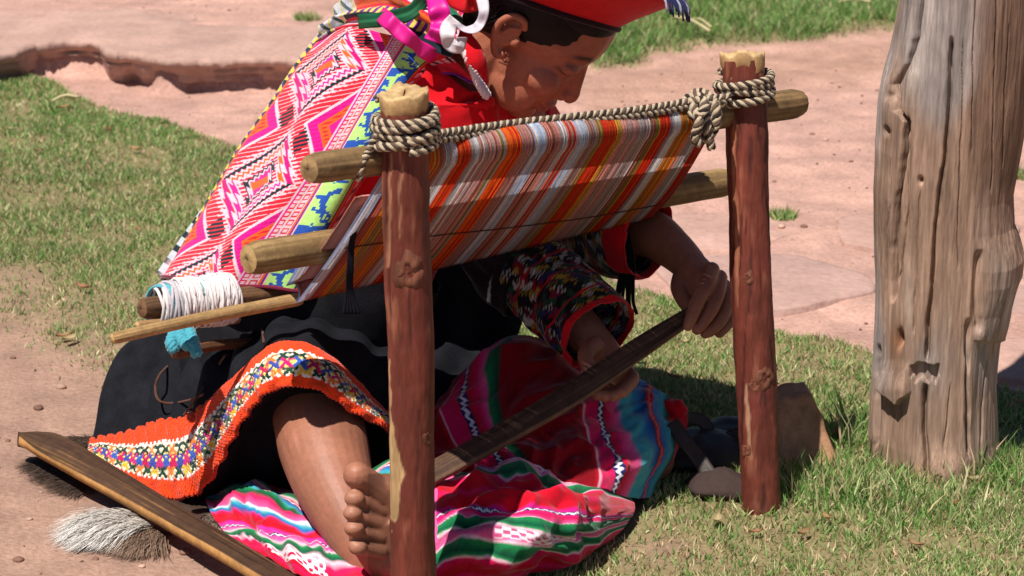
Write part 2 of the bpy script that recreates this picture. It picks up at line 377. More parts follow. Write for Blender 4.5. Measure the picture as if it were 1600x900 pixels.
# ---- pebbles and dead leaves
def pebble(px, py, s, c, i):
    p = G(px, py); p[2] = float(ground_h(A(p[0]), A(p[1]))[0])
    V, Q, T = ellipsoid(p + A(0, 0, s * .2), A(s, s * (.7 + .4 * r0.random()), s * .55), nr=7, nc=10)
    V = V + (fbm(V, 60, 2, i)[:, None] - .5) * s * .6
    tag(build('pebble', one(V, Q, T, c * (.8 + .4 * r0.random())), M_stone, loc=p), 'small loose stone lying on the bare earth or path', 'pebble', 'small stones scattered on the earth')
PB = [(1220, 353), (1256, 352), (1270, 200), (1290, 210), (1300, 122), (1371, 133), (1306, 121), (1219, 434), (700, 10), (312, 18), (560, 40), (290, 862),
      (222, 884), (12, 690), (60, 640), (46, 812), (30, 872), (150, 872), (95, 605), (20, 560), (1010, 140), (1120, 110), (1330, 245), (1210, 270), (1062, 357)]
for i, (a, b) in enumerate(PB): pebble(a, b, .0035 + .005 * r0.random(), S(150, 112, 96) * .7 if i % 3 else S(200, 165, 145) * .8, i)
def leaf(px, py, s, c, i, lab):
    p = G(px, py); p[2] = float(ground_h(A(p[0]), A(p[1]))[0]) + .010
    u = np.linspace(-1, 1, 9)[:, None]; v = np.linspace(-1, 1, 5)[None]
    w = (1 - u ** 2) * .38; a = r0.random() * 6.28
    X = u * s + 0 * v; Y = v * w * s; Z = .25 * s * v ** 2 + .2 * s * u ** 2 + 0 * X
    V = np.stack([X * math.cos(a) - Y * math.sin(a), X * math.sin(a) + Y * math.cos(a), Z], -1) + p
    tag(build('dead_leaf', gridmb(V, c * (.8 + .4 * r0.random())), M_leaf, loc=p), lab, 'leaf', 'dead leaves on the turf')
LF = [(18, 210), (212, 242), (60, 245), (252, 197), (100, 176), (170, 210), (45, 300), (215, 368), (235, 100), (110, 540), (100, 535), (1240, 690), (1120, 830), (1430, 860), (1370, 790),
      (1520, 760), (1255, 845), (1055, 600), (1070, 545), (1300, 690), (1180, 845), (1000, 580), (1290, 820), (130, 460), (60, 425), (1590, 640), (1490, 800), (320, 300)]
for i, (a, b) in enumerate(LF): leaf(a, b, .008 + .008 * r0.random(), [S(205, 185, 140), S(190, 150, 105), S(170, 120, 85)][i % 3] * .8, i, 'small curled dry leaf lying on the turf')
def stalk(a, b, r, lab, dz=.02):
    p, q = G(*a), G(*b); p[2] += dz; q[2] += dz * 1.6
    path = spline([p, (p + q) / 2 + A(0, 0, .008), q], 14)
    tag(build('straw_stalk', one(*tube(path, r, 6), S(214, 196, 150) * .8), M_wood, loc=p), lab, 'straw', 'dry straw stalks')
stalk((1052, 38), (1108, 68), .004, 'longer pale straw stalk in the far grass right of the hat')
stalk((1082, 42), (1110, 62), .003, 'short pale straw stalk crossing the far grass beside the longer one')
stalk((1310, 15), (1360, 22), .003, 'pale straw stalk in the far grass left of the timber')
stalk((82, 172), (124, 174), .003, 'short pale straw lying on the lawn at the upper left')
# ---- dark shrub added where only shade lies behind the far grass
def shade_shrub(px0, px1, yy, n, lab):
    a = (px0 - 800) / F * yy; b = (px1 - 800) / F * yy
    c = A((a + b) / 2, yy, 0); t = thing('shade_shrub', lab, 'shade_shrub', c)
    x = a + (b - a) * rng.random(n); y = yy + (rng.random(n) - .3) * .35; z = .02 + .55 * rng.random(n) ** .8
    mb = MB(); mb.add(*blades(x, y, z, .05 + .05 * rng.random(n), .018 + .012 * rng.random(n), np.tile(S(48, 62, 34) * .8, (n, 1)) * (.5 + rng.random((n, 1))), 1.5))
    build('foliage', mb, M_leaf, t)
    for k in range(9):
        q = a + (b - a) * (k + .5) / 9
        build('stem', one(*tube(spline([A(q, yy, -.02), A(q + .03, yy + .03, .25), A(q - .02, yy + .05, .5)], 8), np.linspace(.014, .005, 8), 6), S(70, 52, 40)), M_wood, t)
shade_shrub(1045, 1290, 7.05, 9000, 'dark leafy shrub added to fill the shade at the back edge of the far grass')
# ================================================================ weathered timber at the right
def line_at(pts, py): q = np.array(pts, float); return np.interp(py, q[:, 1], q[:, 0])
def build_timber():
    prof = A(-900, 1420, 1640, -300, 1420, 1630, 0, 1405, 1614, 80, 1392, 1612, 150, 1377, 1607, 230, 1368, 1593, 300, 1365, 1581, 345, 1366, 1582, 375, 1367, 1594, 398, 1367, 1601,
             425, 1368, 1596, 470, 1368, 1574, 520, 1366, 1563, 600, 1362, 1560, 680, 1357, 1562, 720, 1360, 1568, 750, 1368, 1574, 830, 1366, 1578).reshape(-1, 3)
    rows = np.concatenate([np.linspace(-900, -30, 60), np.linspace(-25, 830, 620)]); ns = 460
    Lp = np.interp(rows, prof[:, 0], prof[:, 1]); Rp = np.interp(rows, prof[:, 0], prof[:, 2])
    cyw = 3.305; b = (450 - rows) / F; d = cyw / (CP + b * SP); z = H + d * (-SP + b * CP)
    cx = ((Lp + Rp) / 2 - 800) / F * d; rx = (Rp - Lp) / 2 / F * d
    # angle 0 = right, pi = left, camera side at pi/2 (dense there)
    th = np.concatenate([np.linspace(-.25, math.pi + .25, 380, endpoint=False), np.linspace(math.pi + .25, 2 * math.pi - .25, 80, endpoint=False)])
    X = cx[:, None] + rx[:, None] * np.cos(th); ry = .088 + 0 * rows
    Y = cyw - ry[:, None] * np.sin(th); Z = z[:, None] + 0 * X
    V = np.stack([X, Y, Z], -1); px, py = proj(V); front = (np.sin(th) > -.2)[None, :]
    out = norm(np.stack([np.cos(th), -np.sin(th), 0 * th], -1))[None]
    D = np.zeros_like(X); dark = np.zeros_like(X)
    def crack(pts, wpx, dep, dk=.8):
        nonlocal D, dark
        p = np.array(pts, float); xx = line_at(pts, py); on = sstep(p[0, 1] - 6, p[0, 1] + 14, py) * sstep(p[-1, 1] + 6, p[-1, 1] - 14, py)
        wob = (n2(px * 0, py, .022, 3, int(p[0, 0])) - .5) * 7
        wv = wpx * (.55 + .9 * n2(px * 0, py, .012, 2, int(p[0, 0]) + 7))
        g = np.exp(-((px - xx - wob) / wv) ** 2) * on * front
        D = D - dep * g
    crack([(1440, -60), (1437, 0), (1431, 60), (1419, 100), (1402, 132), (1405, 172), (1419, 190), (1412, 240), (1402, 310), (1396, 380), (1393, 470)], 3.8, .018)
    crack([(1486, 60), (1484, 140), (1478, 240), (1467, 300), (1460, 352), (1455, 440), (1449, 496), (1448, 566)], 2.6, .014)
    crack([(1423, 180), (1418, 330), (1407, 420), (1402, 440)], 1.8, .005)
    crack([(1530, 392), (1526, 440), (1528, 520)], 6, .010); crack([(1512, 500), (1511, 600), (1514, 715)], 3, .009)
    crack([(1446, 600), (1444, 680), (1452, 745)], 4, .016); crack([(1372, 540), (1366, 700)], 2.5, .008)
    for cxp, y0, y1 in ((1520, -40, 240), (1553, -40, 300), (1500, 60, 420), (1570, 40, 260), (1385, 250, 520), (1540, 560, 740), (1480, 600, 700), (1432, 300, 520)):
        crack([(cxp + 6, y0), (cxp, (y0 + y1) / 2), (cxp - 4, y1)], 1.1, .0040)
    def bump(x, y, sx, sy, a, pw=2):
        nonlocal D
        D = D + a * np.exp(-np.abs((px - x) / sx) ** pw - np.abs((py - y) / sy) ** pw) * front
    bump(1390, 150, 16, 60, .006); bump(1425, 140, 12, 40, .007); bump(1395, 175, 14, 30, .003); bump(1426, 250, 10, 60, .004)
    bump(1560, 430, 26, 85, .006); bump(1405, 530, 5, 12, -.016); bump(1396, 150, 4, 7, -.006); bump(1388, 205, 4, 7, -.006); bump(1438, 282, 3, 5, -.01)
    bump(1470, 742, 34, 32, .020); bump(1398, 690, 30, 90, -.006, 3); bump(1545, 640, 26, 120, -.006, 3)
    bump(1420, 450, 8, 60, .004); bump(1440, 470, 5, 50, .003)
    # broken hollow with a jagged lower lip, torn flap of bark at the left
    jag = 566 + 9 * n2(px, py * 0, .12, 2, 3); low = 585 + 40 * np.abs(n2(px, px * 0, .09, 2, 8) - .5) * 2
    D = D - .009 * sstep(-2, 3, py - jag) * sstep(2, -3, py - low) * sstep(1420, 1425, px) * sstep(1470, 1464, px) * front
    fl = 632 - .9 * np.abs(px - 1403) + 10 * (n2(px, px * 0, .15, 2, 4) - .5)
    D = D + .013 * sstep(560, 610, py) * sstep(2, -2, py - fl) * sstep(1372, 1378, px) * sstep(1424, 1416, px) * front
    ub = 533 + 8 * (n2(px, px * 0, .1, 2, 14) - .5)
    D = D + .006 * sstep(440, 525, py) * sstep(2, -2, py - ub) * sstep(1520, 1530, px) * front
    D = D + (fbm(V * A(60, 60, 3), 1, 3, 5) - .5) * .004 + (fbm(V * A(160, 160, 4), 1, 2, 25) - .5) * .0018 + (fbm(V * A(14, 14, 5), 1, 3, 6) - .5) * .005
    V = V + out * D[..., None]
    w = fbm(V * A(42, 42, 1.6), 1, 4, 15); g = fbm(V * A(10, 10, 4), 1, 3, 18)
    grey = S(172, 157, 150) * .80; warm = S(172, 140, 120) * .80; brn = S(134, 102, 84) * .76; pale = S(196, 178, 165) * .75
    k = lambda m: m[..., None]
    C = grey + (warm - grey) * k(sstep(.42, .62, g)); fg = fbm(V * A(170, 170, 4.5), 1, 3, 19); C = C * (.62 + .8 * k(w)) * (.72 + .56 * k(fg))
    C = C + (brn * (.7 + .6 * k(w)) - C) * k(sstep(1490, 1540, px + 60 * (g - .5)) * .7 * front * sstep(470, 250, py))  # brown stain at upper right, partly the shaded side painted in
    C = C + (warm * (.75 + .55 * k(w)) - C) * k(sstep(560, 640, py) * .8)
    C = C + (pale - C) * k(np.exp(-((px - 1428) / 7) ** 2 - ((py - 120) / 40) ** 2) * .7 + np.exp(-((px - 1420) / 6) ** 2 - ((py - 470) / 60) ** 2) * .5)
    C = C + (S(170, 105, 60) * .7 - C) * k(np.exp(-((px - 1400) / 10) ** 2 - ((py - 535) / 26) ** 2) * .6)
    C = C * k(.75 + .5 * n2(px, py, .02, 3, 44))
    base = A(cx[-40], cyw, 0)
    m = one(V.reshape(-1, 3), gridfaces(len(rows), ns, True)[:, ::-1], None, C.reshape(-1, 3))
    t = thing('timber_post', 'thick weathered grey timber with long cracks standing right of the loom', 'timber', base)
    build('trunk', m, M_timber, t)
    top = V[0]; mt = MB(); cc = top.mean(0); n = len(top); i = np.arange(n)
    mt.add(np.concatenate([top, [cc + A(0, 0, .01)]]), None, np.stack([i, (i + 1) % n, np.full(n, n)], 1), S(190, 165, 135) * .8); build('sawn_top', mt, M_wood, t)
build_timber()

# ================================================================ two round loom posts
def knot_on(p, nrm, r, t, c=S(140, 88, 62)):
    nrm = norm(nrm); u = norm(np.cross(nrm, A(0, 0, 1))); w = np.cross(u, nrm)
    th = np.linspace(0, 2 * math.pi, 22, endpoint=False); R = []; C = []
    for s, h, k in ((1.6, -.22, .8), (1.2, .0, .85), (.85, .08, 1.1), (.6, .06, .95), (.35, -.02, .6), (.1, .02, .85)):
        hq = .5 * (n2(np.cos(th) * s * 3, np.sin(th) * s * 3, 1.4, 2, 3) - .5); h = h + hq; wob = 1 + .5 * (n2(np.cos(th) * 2 + p[2] * 40, np.sin(th) * 2, 1, 2, int(p[2] * 1000)) - .5) * 2
        R.append(p + nrm * r * h[:, None] + (np.cos(th) * s * wob)[:, None] * r * u * .85 + (np.sin(th) * s * wob)[:, None] * r * w * 1.1); C.append(np.tile(c * k, (22, 1)))
    V = np.array(R).reshape(-1, 3); build('knot', one(V, gridfaces(6, 22, True), None, np.array(C).reshape(-1, 3)), M_bark, t)
def post(top, base, r0_, r1_, label, knots, patches, seed, name='loom_post'):
    top = np.asarray(top); base = np.asarray(base); n = 240; s = np.linspace(0, 1, n)
    path = base + (top - base) * s[:, None]; path = path + A(1, .6, 0) * ((n2(s * 3, s * 0, 1, 2, seed) - .5) * .007 * np.sin(s * math.pi))[:, None]
    r = (r1_ + (r0_ - r1_) * s) * (1 + .07 * (n2(s * 9, s * 0, 1, 2, seed + 3) - .5))
    t = thing(name, label, 'post', base * A(1, 1, 0), 'round loom posts')
    seg = 72; V, Q, T = tube(path, r, seg, up=A(0, -1, 0), cap=False)
    G3 = V.reshape(n, seg, 3); out = norm(G3 - path[:, None]); px, py = proj(G3); facing = out[..., 1] < .2
    D = (fbm(G3 * A(70, 70, 9), 1, 3, seed) - .5) * .0022 + (fbm(G3 * 28, 1, 3, seed + 9) - .5) * .0035
    w = fbm(G3 * A(60, 60, 7), 1, 4, seed + 4)[..., None]; g = fbm(G3 * 22, 1, 3, seed + 8)[..., None]
    C = S(122, 58, 44) * .76 * (.62 + .72 * w); C = C + (S(112, 50, 42) * .8 - C) * sstep(.45, .7, g) * .7
    C = C + (S(176, 112, 84) * .8 - C) * sstep(.63, .78, fbm(G3 * A(90, 90, 16), 1, 3, seed + 5)[..., None]) * .55
    ck = fbm(G3 * A(130, 130, 3.0), 1, 3, seed + 40)[..., None]; C = C + (S(70, 32, 28) * .7 - C) * sstep(.60, .68, ck) * .75; D = D - .0012 * sstep(.60, .68, ck[..., 0]); C = C + (S(150, 112, 92) * .7 - C) * sstep(.60, .80, fbm(G3 * A(18, 18, 6), 1, 4, seed + 44)[..., None]) * .25
    spk = (vnoise(G3, 330, seed) > .975)[..., None]; C = np.where(spk, S(178, 128, 104) * .8, C)
    for (x0, y0, x1, y1, wd, col) in patches:
        xx = x0 + (x1 - x0) * np.clip((py - y0) / (y1 - y0), 0, 1)
        ww = wd * (.45 + 1.1 * n2(py, py * 0, .035, 2, int(y0))) * np.sin(np.clip((py - y0) / (y1 - y0), 0, 1) * math.pi) ** .4
        m = sstep(1.5, -1.5, np.abs(px - xx + 8 * (n2(px, py, .04, 2, 2) - .5)) - ww) * (py > y0) * (py < y1) * facing
        C = C + (col * (.8 + .4 * g) - C) * m[..., None]; D = D - .0011 * m
    V = (G3 + out * D[..., None])
    build('shaft', one(V.reshape(-1, 3), Q, T, C.reshape(-1, 3)), M_bark, t)
    # sawn head: pale ragged collar and end grain, a little wider than the shaft
    th = np.linspace(0, 2 * math.pi, seg, endpoint=False); ax = norm(top - base); u = norm(np.cross(ax, A(0, 1, 0))); v = np.cross(u, ax)
    R = []; C2 = []; jag = n2(np.cos(th) * 2.2, np.sin(th) * 2.2, 1, 3, seed + 30) - .5
    for q, hh, cc in ((.99, -.016, S(150, 104, 72)), (1.02, -.010, S(186, 146, 100)), (1.04, .003, S(198, 160, 112)), (1.00, .0065, S(216, 182, 132)), (.75, .0065, S(200, 164, 116)), (.4, .0075, S(206, 174, 126)), (.05, .006, S(170, 130, 88))):
        k = q * (1 + .30 * jag * (hh > -.012)); z = hh + jag * .022 * (q > .9) + .004 * np.cos(th + seed) + .004 * (n2(np.cos(th) * q * 6, np.sin(th) * q * 6, 1, 2, 5) - .5)
        R.append(top + (np.cos(th) * k * r0_)[:, None] * u + (np.sin(th) * k * r0_)[:, None] * v + ax * z[:, None]); C2.append(np.tile(cc * .78, (seg, 1)) * (.8 + .4 * n2(np.cos(th) * 5, np.sin(th) * 5, 1, 2, int(q * 100)))[:, None])
    build('sawn_head', one(np.array(R).reshape(-1, 3), gridfaces(7, seg, True), None, np.array(C2).reshape(-1, 3)), M_wood, t)
    for (kx, ky, kr) in knots:
        i = np.argmin(np.abs(py[:, 0] - ky)); row = V[i]; j = np.argmin(np.abs(proj(row)[0] - kx) + 1e3 * (out[i][:, 1] > 0)); knot_on(row[j], out[i, j], kr, t, S(132, 80, 60) * .74)
    return t
P1T = P(632, 153, 2.78); P1B = A(P1T[0] + .004, P1T[1], -.06)
P2T = P(1161, 92, 3.22); P2B = G(1191, 800); P2B = P2B + A(.002, 0, -.05)
post(P1T, P1B, .0255, .0262, 'nearer reddish loom post in front of the bare foot', [(639, 425, .0125), (668, 690, .006)],
     [(606, 560, 601, 720, 7, S(190, 140, 102) * .8), (603, 635, 616, 815, 17, S(196, 160, 112) * .8), (610, 240, 606, 420, 3, S(186, 130, 100) * .8), (626, 230, 624, 380, 2, S(176, 118, 92) * .8), (598, 820, 603, 960, 4, S(180, 128, 92) * .8), (655, 640, 650, 800, 2, S(100, 50, 42) * .7)], 4)
post(P2T, P2B, .0268, .0258, 'farther reddish loom post standing in the grass', [(1196, 592, .010), (1178, 600, .007), (1168, 436, .006), (1166, 705, .006)],
     [(1147, 200, 1152, 480, 3, S(178, 112, 84) * .8), (1165, 600, 1172, 720, 2.5, S(186, 140, 110) * .8)], 14)

# ================================================================ bars and sticks of the loom
def stick(name, a, b, ra, rb, label, cat, col, seed, bend=.004, n=70, group=None, flat=1.0, dark=None, parent_t=None):
    a = np.asarray(a); b = np.asarray(b); s = np.linspace(0, 1, n)
    mid = (a + b) / 2 + A(0, 0, bend); path = spline([a, mid, b], n)
    r = (ra + (rb - ra) * s) * (1 + .10 * (n2(s * 7, s * 0, 1, 2, seed) - .5))
    ends = np.minimum(s, 1 - s) * np.linalg.norm(b - a); r = r * np.where(ends < .006, .86 + .14 * (ends / .006), 1)
    seg = 40; t = thing(name, label, cat, (a + b) / 2, group)
    V, Q, T = tube(path, r, seg, up=A(0, 0, 1), rb=r * flat, cap=False); G3 = V.reshape(n, seg, 3); out = norm(G3 - path[:, None])
    ax = norm(b - a); L = (G3 - a) @ ax; th = np.arange(seg) / seg * 2 * math.pi
    q = np.stack([np.cos(th)[None] * 9 + 0 * L, np.sin(th)[None] * 9 + 0 * L, L * 11], -1)
    w = fbm(q, 1, 4, seed); D = (w - .5) * .16 * ra; V = G3 + out * D[..., None]
    gr = sstep(.40, .60, fbm(q * A(1, 1, .35), 1.3, 3, seed + 2))[..., None]
    C = col * (.62 + .7 * w[..., None]) ; C = C + ((dark if dark is not None else col * .5) - C) * gr * .6
    body = build('shaft', one(V.reshape(-1, 3), Q, None, C.reshape(-1, 3)), M_wood, t)
    for e, sgn in ((0, -1), (n - 1, 1)):
        ring = V[e]; c = ring.mean(0) + ax * sgn * .002; k = len(ring); i = np.arange(k); rr = []
        for f in (1, .8, .5, .22): rr.append(c + (ring - c) * f + ax * sgn * (.002 * (1 - f) + .0015 * (fbm(ring, 200, 2, seed) - .5)[:, None]))
        W = np.concatenate([np.array(rr).reshape(-1, 3), [c - ax * sgn * .003]]); Tq = np.stack([3 * k + i, 3 * k + (i + 1) % k, np.full(k, 4 * k)], 1)
        cc = np.concatenate([np.tile(col * f, (k, 1)) for f in (1.15, 1.3, 1.1, .8)] + [[col * .3]])
        build('cut_end', one(W, gridfaces(4, k, True), Tq, cc * (.75 + .5 * fbm(W, 160, 2, seed))[:, None]), M_wood, t)
    return t
B1A, B1B = P(483, 264, 2.745), P(1248, 161, 3.335)          # breast-high upper bar lashed to the posts
B2A, B2B = P(388, 405, 3.03), P(1137, 284, 3.56)
def on_b1(px):                                            # axis point of the upper bar seen at a pixel column
    s = np.linspace(0, 1, 400); p = B1A + (B1B - B1A) * s[:, None]; return p[np.argmin(np.abs(proj(p)[0] - px))]
TAN = S(172, 140, 96) * .72
stick('upper_bar', B1A, B1B, .0172, .0195, 'rounded brown upper bar lashed behind both loom posts', 'bar', S(160, 128, 88) * .68, 31, .0, dark=S(84, 62, 42) * .7)
stick('shed_rod', B2A, B2B, .0200, .0205, 'thick tan rod with hollow end lying across the middle of the warp', 'rod', S(178, 146, 98) * .72, 37, .0, dark=S(104, 78, 50) * .8)
stick('cloth_bar', P(222, 482, 3.22), P(520, 448, 3.40), .0135, .0135, 'dark hollow cloth bar wound with white yarn at the waist', 'bar', S(128, 94, 66) * .7, 41, 0, dark=S(64, 44, 32) * .7)
stick('cane', P(176, 529, 3.12), P(470, 467, 3.245), .0075, .0085, 'long slender tan cane poking out in front of the yarn bundle', 'stick', S(196, 156, 104) * .74, 43, .002)
stick('cane', P(214, 510, 3.20), P(372, 497, 3.3), .0068, .0072, 'short tan cane under the white yarn bundle', 'stick', S(186, 146, 100) * .74, 44, 0)
stick('cane', P(272, 553, 3.22), P(402, 536, 3.34), .0075, .0065, 'bent brown stick below the turquoise yarn on the black skirt', 'stick', S(120, 82, 56) * .66, 45, .004)
# held beater: long flat dark blade
def blade(name, top_pts, low_pts, th, label, cat, cT, cE, seed, nv=None, n=240):
    a = spline([P(*q) for q in top_pts], n); b = spline([P(*q) for q in low_pts], n)
    nv = norm(np.cross(np.gradient((a + b) / 2, axis=0), b - a)); nv = nv * np.where(nv[:, 2:3] < 0, -1, 1)
    m = 21; f = np.linspace(0, 1, m)
    top = a[:, None] + (b - a)[:, None] * f[None, :, None] + nv[:, None] * (np.sin(f * math.pi) * th * .22)[None, :, None]
    bot = top - nv[:, None] * (th * (.55 + .45 * np.sin(f * math.pi)))[None, :, None]
    ring = np.concatenate([top, bot[:, ::-1]], 1); k = ring.shape[1]
    L = np.cumsum(np.r_[0, np.linalg.norm(np.diff((a + b) / 2, axis=0), axis=1)])
    q = np.stack([np.tile(L[:, None] * 4, (1, k)), np.tile(np.r_[f, f[::-1]][None] * 9, (n, 1)), np.tile((np.arange(k) >= m)[None] * 3.3, (n, 1))], -1)
    w = fbm(q, 1.6, 4, seed); ring = ring + nv[:, None] * ((w - .5) * .0025)[..., None]
    C = cT * (.35 + 1.3 * w[..., None]); C = C + (cE * .75 - C) * sstep(.60, .72, fbm(q * A(1.2, 1.8, 1), 1, 3, seed + 3))[..., None] * .7; C = C * (1 - .6 * sstep(.66, .72, fbm(q * A(.8, 3, 1), 1, 2, seed + 6)))[..., None]; e = np.zeros(k); e[m - 1:m + 2] = 1; e[-1] = .5; e[0] = .35
    C = C + (cE * (.7 + .6 * w[..., None]) - C) * e[None, :, None]
    V = ring.reshape(-1, 3); Q = gridfaces(n, k, True)
    caps = []
    for r_ in (0, n - 1):
        i0 = r_ * k
        for j in range(m - 1): caps.append([i0 + j, i0 + j + 1, i0 + k - 2 - j, i0 + k - 1 - j])
    base = V.mean(0); return tag(build(name, one(V, np.concatenate([Q, np.array(caps)]), None, C.reshape(-1, 3)), M_wood, loc=base), label, cat)
blade('beater', [(1078, 478, 3.36), (1000, 523, 3.30), (900, 588, 3.23), (800, 650, 3.18), (650, 733, 3.12)], [(1082, 502, 3.34), (1008, 556, 3.28), (910, 622, 3.20), (806, 682, 3.15), (655, 765, 3.09)], .012,
      'long dark brown flat beater held in both hands', 'beater', S(96, 70, 54) * .66, S(130, 98, 76) * .7, 3)
blade('weaving_sword', [(28, 677, 3.49), (62, 674, 3.48), (104, 684, 3.45), (200, 741, 3.345), (300, 802, 3.225), (400, 862, 3.11), (520, 936, 2.98)], [(30, 682, 3.47), (60, 706, 3.43), (100, 728, 3.38), (186, 774, 3.285), (276, 824, 3.175), (360, 872, 3.075), (452, 928, 2.97)], .020,
      'long pointed brown wooden weaving sword lying on the ground at the lower left', 'weaving sword', S(92, 64, 46) * .6, S(196, 142, 84) * .72, 8)
# ================================================================ the warp: bands of yarn
BL, BR = P(463, 472, 3.22), P(1016, 340, 3.46)
TLp, TRp = on_b1(580), on_b1(1098)
axis = norm(B1B - B1A); wv = norm(np.cross(A(0, 0, 1), axis)); 
if wv[1] < 0: wv = -wv
RB = .0215
def warp_pts(u):                 # path of one yarn at fraction u of the width
    c = TLp + (TRp - TLp) * u; e = BL + (BR - BL) * u
    ang = np.radians(np.linspace(55, 232, 15))
    loop = c + RB * (np.cos(ang)[:, None] * wv + np.sin(ang)[:, None] * A(0, 0, 1))
    s = np.linspace(0, 1, 25)[1:, None]; start = loop[-1]
    run = start + (e - start) * s; run[:, 2] -= (.010 * np.sin(s * math.pi))[:, 0] * (.6 + .5 * u)
    a2 = np.radians(np.linspace(230, 20, 7)); cb = e + A(0, 0, .012) + wv * .008
    tail = cb + .0125 * (np.cos(a2)[:, None] * wv + np.sin(a2)[:, None] * A(0, 0, 1))
    back = tail[-1] + (c + A(0, 0, RB) - tail[-1]) * np.linspace(0, .16, 5)[1:, None]
    return np.concatenate([loop, run, tail, back])
Wh, Rd, Or, Gy, Mv, Ye, Ol, Bl, Pk, Br = S(226, 222, 224), S(206, 52, 34), S(232, 104, 38), S(180, 168, 168), S(184, 132, 120), S(222, 166, 70), S(140, 128, 70), S(170, 190, 224), S(224, 150, 142), S(160, 92, 74)
BANDS = [('white', 2, [Wh, Bl]), ('brown', 1.5, [Br, Mv, Rd]), ('ochre', 3.2, [Ye, Ol, Or, Mv, Ye]), ('olive', 2.6, [Ol, Ye, Br, Or]), ('mauve', 1, [Mv, Br]), ('white', 2, [Wh, Wh, Gy]), ('red', 2.3, [Rd, Rd, Or]), ('grey', 2.4, [Gy, Mv, Wh, Pk]),
         ('mauve', 3, [Mv, Gy, Br, Pk]), ('olive', 1, [Ol, Gy]), ('orange', 2.8, [Or, Or, Rd]), ('mauve', 2.4, [Mv, Gy, Pk, Br]), ('pale_blue', 2.2, [Bl, Wh, Bl]), ('brown', 2.6, [Br, Mv, Pk]), ('grey', 1.2, [Gy, Wh]), ('mauve', 2, [Mv, Pk, Rd]), ('pale_blue', 1.8, [Bl, Wh]),
         ('brown', 2.2, [Br, Mv, Gy]), ('ochre', .9, [Ye, Ol]), ('orange', 2.8, [Or, Rd, Or]), ('olive', 1, [Ol, Ye]), ('mauve', 3, [Mv, Gy, Pk]), ('grey', 2.6, [Gy, Mv, Wh, Gy]), ('brown', 1.2, [Br, Mv]), ('olive', .8, [Ol, Ye]), ('red', 2.2, [Rd, Rd, Or]), ('violet', .7, [S(110, 90, 150), Gy]),
         ('white', 1.4, [Wh, Wh]), ('ochre', 2.5, [Ye, Ol, Ye, Or]), ('mauve', 1.8, [Mv, Gy, Pk]), ('grey', 1.2, [Gy, Wh]), ('red', 2.0, [Rd, Br, Rd])]
warp_o = thing('warp', 'striped orange, red and mauve warp stretched from the upper bar to the waist', 'warp', (TLp + BR) / 2)
tot = sum(b[1] for b in BANDS); acc = 0
for nm, wdt, pal in BANDS:
    u0, u1 = acc / tot, (acc + wdt) / tot; acc += wdt; ny = max(3, int(round(wdt * 5.6))); mb = MB()
    for k in range(ny):
        uc = u0 + (u1 - u0) * (k + .5) / ny; hw = (u1 - u0) / ny * .54
        p0, p1 = warp_pts(uc - hw), warp_pts(uc + hw); pm = (p0 + p1) / 2
        t, n_, b_ = frames(pm); outv = norm(np.cross(t, p1 - p0)); 
        if (outv[7] @ -wv) < 0: outv = -outv
        wob = (n2(np.linspace(0, 9, len(pm)), np.full(len(pm), uc * 300), 1, 2, 5) - .5)[:, None]
        off = outv * (.0005 + .0010 * rng.random()) + wob * (p1 - p0) * .8
        V = np.stack([p0 + wob * (p1 - p0) * .5, pm + off + outv * .0006, p1 + wob * (p1 - p0) * .5], 1)
        c = pal[rng.integers(len(pal))] * .92 * (.78 + .44 * rng.random())
        C = np.tile(c, V.shape[:2] + (1,)); 
        mb.add(V.reshape(-1, 3), gridfaces(*V.shape[:2]), None, C.reshape(-1, 3))
    build(nm + '_yarn_band', mb, M_yarn, warp_o)
def strand(pts, r, c, n=40, seg=7, fuzz=0):
    path = spline([P(*q) for q in pts], n); return tube(path, r * (1 + .0 * np.arange(n)), seg), c
mb = MB()
for k in range(5):
    (V, Q, T), c = strand([(563 + k, 330, 2.94), (549 + k, 372, 2.98), (544 + k * 1.5, 420, 3.0), (542 + k * 2, 455, 3.02), (543 + 6 * k - 6, 490, 3.03)], .0021, None); mb.add(V, Q, T, S(38, 36, 46) * .8)
build('loose_yarn_end', mb, M_yarn, warp_o)
mb = MB(); V, Q, T = tube(spline([P(776, 212, 2.945), P(783, 222, 2.938), P(781, 236, 2.94), P(774, 240, 2.945)], 16), .0011, 6); mb.add(V, Q, T, Wh); build('loose_white_thread', mb, M_yarn, warp_o)
# finished cloth: the upper layer, woven close, from the waist up to the shed rod; added for shade below
us = np.linspace(.004, .996, 300); W0 = []
for u in us:
    q = warp_pts(u); e = q[15:39]; top = q[39:46]; r_ = e[::-1][:19] + A(0, 0, .021) + wv * .006; W0.append(np.concatenate([top[:4], spline(np.concatenate([top[4:5], r_[2::4]]), 18)]))
W0 = np.array(W0); W0 = W0 + A(0, 0, 1) * (.0015 * (fbm(W0, 160, 2, 4) - .5))[..., None]
cc_ = np.array([Rd, Or, Mv, Wh, Ye, Br, Gy, S(60, 40, 60), Pk]) * .8
ci = np.repeat(np.random.default_rng(12).integers(0, 9, 100), 3)[:300]; Cw = np.tile(cc_[ci][:, None], (1, W0.shape[1], 1)) * (.8 + .4 * fbm(W0, 120, 2, 9))[..., None]
build('woven_cloth', gridmb(W0, Cw), M_wool, warp_o, thick=.002)
# dark heddle cord crossing the warp
mb = MB()
for k in range(2):
    ps = [warp_pts(u)[15 + int(22 * f)] - wv * .004 for u, f in ((.02, .50), (.25, .58), (.5, .66), (.75, .74), (.98, .80))]
    V, Q, T = tube(spline(ps, 60) + A(0, 0, .003 * k), .0008, 6); mb.add(V, Q, T, S(96, 66, 54))
build('heddle_cord', mb, M_yarn, warp_o)
